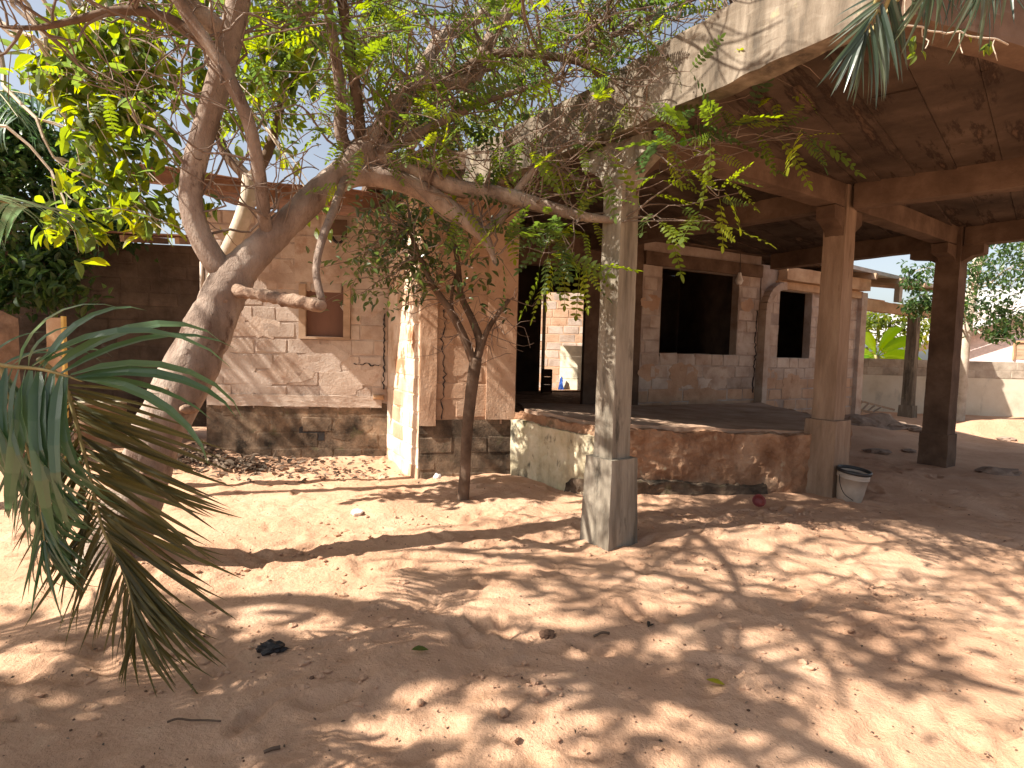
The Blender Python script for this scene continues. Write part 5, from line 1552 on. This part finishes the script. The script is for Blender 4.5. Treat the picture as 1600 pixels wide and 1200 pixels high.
m_ = MB(); v, f = lathe([(.0, .300), (.149, .300), (.149, .304), (.0, .304)], kb, ti); m_.add(v, f); m_.build('interior_shade', MAT['blackpl'], bk, True)  # black disc stands in for the shaded inside of the bucket
rot = Matrix.Rotation(ti[0], 3, 'X') @ Matrix.Rotation(ti[1], 3, 'Y')
m_ = MB(); m_.tube([kb + rot @ Vector((-.165, -.02, .29)), kb + rot @ Vector((-.175, -.08, .2)), kb + rot @ Vector((-.14, -.13, .11)), kb + rot @ Vector((-.06, -.17, .06))], [.004] * 4, 5); m_.build('handle', MAT['scrap'], bk)

rb0 = onz(1187, 798, -.01); rb0.z = gz(rb0.x, rb0.y)
rd = thing('plastic_bowl', 'small red plastic bowl lying on its side against the porch foot', 'bowl', rb0)
m_ = MB(); v, f = lathe([(0, 0), (.034, 0), (.054, .024), (.063, .058), (.066, .06), (.061, .062), (.05, .026), (.03, .007), (0, .008)], rb0 + Vector((0, .05, .062)), (math.radians(62), math.radians(-12)))
m_.add(v, f); m_.build('bowl', MAT['red'], rd, True)

def lump(name, c, r, mat, label, cat, amp=.3, sc=(1, 1, .6), group=None, seed=0, fr=1.6):
    bm = bmesh.new()
    bmesh.ops.create_icosphere(bm, subdivisions=3, radius=1)
    for v in bm.verts:
        n_ = noise.noise(v.co * fr + Vector((seed, seed * 2, 0))) + .5 * noise.noise(v.co * fr * 2.6 + Vector((seed, 0, 5)))
        v.co *= 1 + amp * n_
        v.co = Vector((v.co.x * sc[0] * r, v.co.y * sc[1] * r, v.co.z * sc[2] * r))
    me = bpy.data.meshes.new(name); bm.to_mesh(me); bm.free(); me.materials.append(mat)
    o = link(name, me); o.location = c
    return tag(o, label, cat, group)
def gp(px, py, dz=0.0):
    p = onz(px, py, 0)
    p = onz(px, py, gz(p.x, p.y)); p.z = gz(p.x, p.y) + dz
    return p
lump('stone', gp(558, 803, .02), .042, MAT['white_stone'], 'white stone on the sand at the edge of the long shadow strip', 'stone', .35, (1.3, 1, .75), seed=1)
lump('stone', gp(683, 748, .02), .04, MAT['white_stone'], 'pale bluish white stone at the foot of the stained wall', 'stone', .35, (1.1, 1, 1.0), seed=2)
lump('scrap', gp(424, 1018, .02), .055, MAT['scrap'], 'black crumpled scrap lying on the shaded sand', 'scrap', .55, (1.25, .8, .55), seed=3, fr=2.4)
lump('earth_clod', gp(855, 995, .012), .034, MAT['clod'], 'round brown clod in the middle of the sunny sand', 'clod', .5, (1.25, 1, .7), seed=4, fr=2.4)
for i, (a, b, lab) in enumerate([((928, 997), (952, 993), 'short dark stick right of the brown clod'), ((412, 1180), (438, 1172), 'dark twig near the bottom edge below the black scrap'), ((262, 1132), (345, 1131), 'thin straight twig on the shaded sand below the palm frond')]):
    m_ = MB(); p0, p1_ = gp(*a, .012), gp(*b, .012)
    m_.tube(wander(p0, p1_, 4, .05), [.007 if i < 2 else .004] * 5, 6, 3, .2)
    tag(m_.build('stick', MAT['dark_bark'], None, True), lab, 'stick')
for (px, py, lab, ang) in ((643, 1019, 'single pale green leaf fallen on the sand in the middle foreground', .2), (1132, 1076, 'curled pale green leaf fallen on shaded sand at lower right', 2.6), (1012, 985, 'tiny fallen leaf on the sand right of the brown clod', 1.0)):
    c = gp(px, py, .018)
    o = leaf_obj('fallen_leaf', OVS, MAT['leaf_broad'] if py > 1000 else MAT['litter'], None, c, Vector((math.cos(ang), math.sin(ang), .1)), Vector((.1, -.2, 1)), .085)
    tag(o, lab, 'leaf')
# rubble at the wing corner
for i, (px, py, D, r, sc, lab) in enumerate([(1362, 650, 12.4, .62, (1, .7, .42), 'large brown rubble lump at the corner of the wing'), (1395, 655, 12.3, .3, (1.4, .8, .4), 'flat rubble slab beside the large lump'), (1424, 662, 12.2, .17, (1.3, 1, .5), 'small rubble lump left of the far column foot'), (1340, 660, 11.4, .3, (1.2, .8, .5), 'low rubble lump in front of the wing corner'), (1432, 668, 11.9, .11, (1.2, 1, .5), 'smallest rubble stone by the far column foot')]):
    c = at(px, py, D); c.z = gz(c.x, c.y) + .03
    lump('rubble', c, r, MAT['rubble'], lab, 'rubble', .35, sc, 'rubble at the wing corner', seed=i + 7)
for i, (px, py, r, lab) in enumerate([(1372, 697, .16, 'dark stone in the carport shade behind the bucket'), (1420, 701, .09, 'small dark stone left of the far column'), (1560, 740, .2, 'low dark dirt heap at the right edge in shade'), (1572, 689, .13, 'stone on the sunlit sand heap at right')]):
    lump('stone', gp(px, py, .01), r, MAT['rubble'], lab, 'stone', .4, (1.3, .9, .4), seed=20 + i)
# broken pallet near the boundary wall
pa = at(1370, 625, 14.8); pa.z = 0
pal = thing('broken_rack', 'broken whitish slatted rack lying by the boundary wall', 'rack', pa)
for k in range(4):
    m_ = MB(); m_.bar(pa + Vector((-.35 + k * .16, 0, .42 - k * .05)), pa + Vector((-.45 + k * .16, .2, .1)), .05, .03); m_.build('slat', MAT['whitepl'], pal)
for zz in (.40, .18):
    m_ = MB(); m_.bar(pa + Vector((-.5, .02 + (.4 - zz) * .4, zz + .03)), pa + Vector((.5, .05 + (.4 - zz) * .4, zz - .20)), .04, .05); m_.build('rail', MAT['wood'], pal)

# leaf litter under the left wall, grit and crumbs over the sand: nobody could count them
lit = Cloud(OVS)
for i in range(560):
    x, y = R.gauss(-3.75, .5), R.gauss(7.2, .2)
    lit.add((x, y, gz(x, y) + R.uniform(.01, .05)), Vector((R.gauss(0, 1), R.gauss(0, 1), R.gauss(0, .3))), (Vector((0, 0, 1)) + rv(.5)), R.uniform(.06, .15))
for i in range(260):
    x, y = R.gauss(-2.3, .6), R.gauss(7.2, .35)
    lit.add((x, y, gz(x, y) + R.uniform(.005, .02)), Vector((R.gauss(0, 1), R.gauss(0, 1), R.gauss(0, .2))), (Vector((0, 0, 1)) + rv(.3)), R.uniform(.05, .1))
o = lit.build('leaf_litter', MAT['litter'], None)
lit = Cloud(SMS)
for i in range(2600):
    y = 1.4 + 5.6 * R.random() ** 1.4; x = R.uniform(-1, 1.1) * y * .95
    lit.add((x, y, gz(x, y) + R.uniform(.0, .012)), Vector((R.gauss(0, 1), R.gauss(0, 1), R.gauss(0, .3))), (Vector((0, 0, 1)) + rv(.6)), R.choice((.006, .008, .01, .012, .022)))
lit.build('leaf_crumbs', MAT['litter'], None)
# small dirt crumbs and pebbles
_CL = [(R.uniform(-2.2, 3.2), R.uniform(1.9, 5.6), R.uniform(.15, .4)) for _ in range(34)]
bmv = bmesh.new(); bmesh.ops.create_icosphere(bmv, subdivisions=1, radius=1)
iv = np.array([tuple(v.co) for v in bmv.verts]); itri = np.array([[v.index for v in f.verts] for f in bmv.faces]); bmv.free()
V, F = [], []
npb = 600
for i in range(npb):
    y = 1.4 + 5.4 * R.random() ** 1.3; x = R.uniform(-1, 1.1) * y * .95
    r = R.choice((.0025, .003, .004, .004, .005, .006, .012 if R.random() < .12 else .004))
    V.append(iv * np.array([r * R.uniform(.8, 1.5), r * R.uniform(.8, 1.4), r * .8]) * (1 + .3 * NP.rand(len(iv), 1)) + np.array([x, y, gz(x, y) + .003]))
    F.append(itri + i * len(iv))
V2, F2 = [], []
for i in range(650):
    cx, cy, cr = R.choice(_CL)
    x, y = R.gauss(cx, cr), R.gauss(cy, cr * .7)
    if y < 1.3: continue
    r = R.choice((.005, .006, .008, .010, .013, .018))
    F2.append(itri + len(V2) * len(iv))
    V2.append(iv * np.array([r * R.uniform(.8, 1.6), r * R.uniform(.8, 1.4), r * .75]) * (1 + .45 * NP.rand(len(iv), 1)) + np.array([x, y, gz(x, y) + .004]))
mc = bpy.data.meshes.new('sand_clods')
mc.from_pydata(np.concatenate(V2).tolist(), [], np.concatenate(F2).tolist())
mc.materials.append(MAT['sand'])
tag(link('sand_clods', mc), kind='stuff')
me = bpy.data.meshes.new('pebbles')
me.from_pydata(np.concatenate(V).tolist(), [], np.concatenate(F).tolist())
me.materials.append(MAT['clod'])
tag(link('pebbles', me), kind='stuff')
print('objects', len(bpy.data.objects), 'tris', sum(len(m.polygons) for m in bpy.data.meshes))
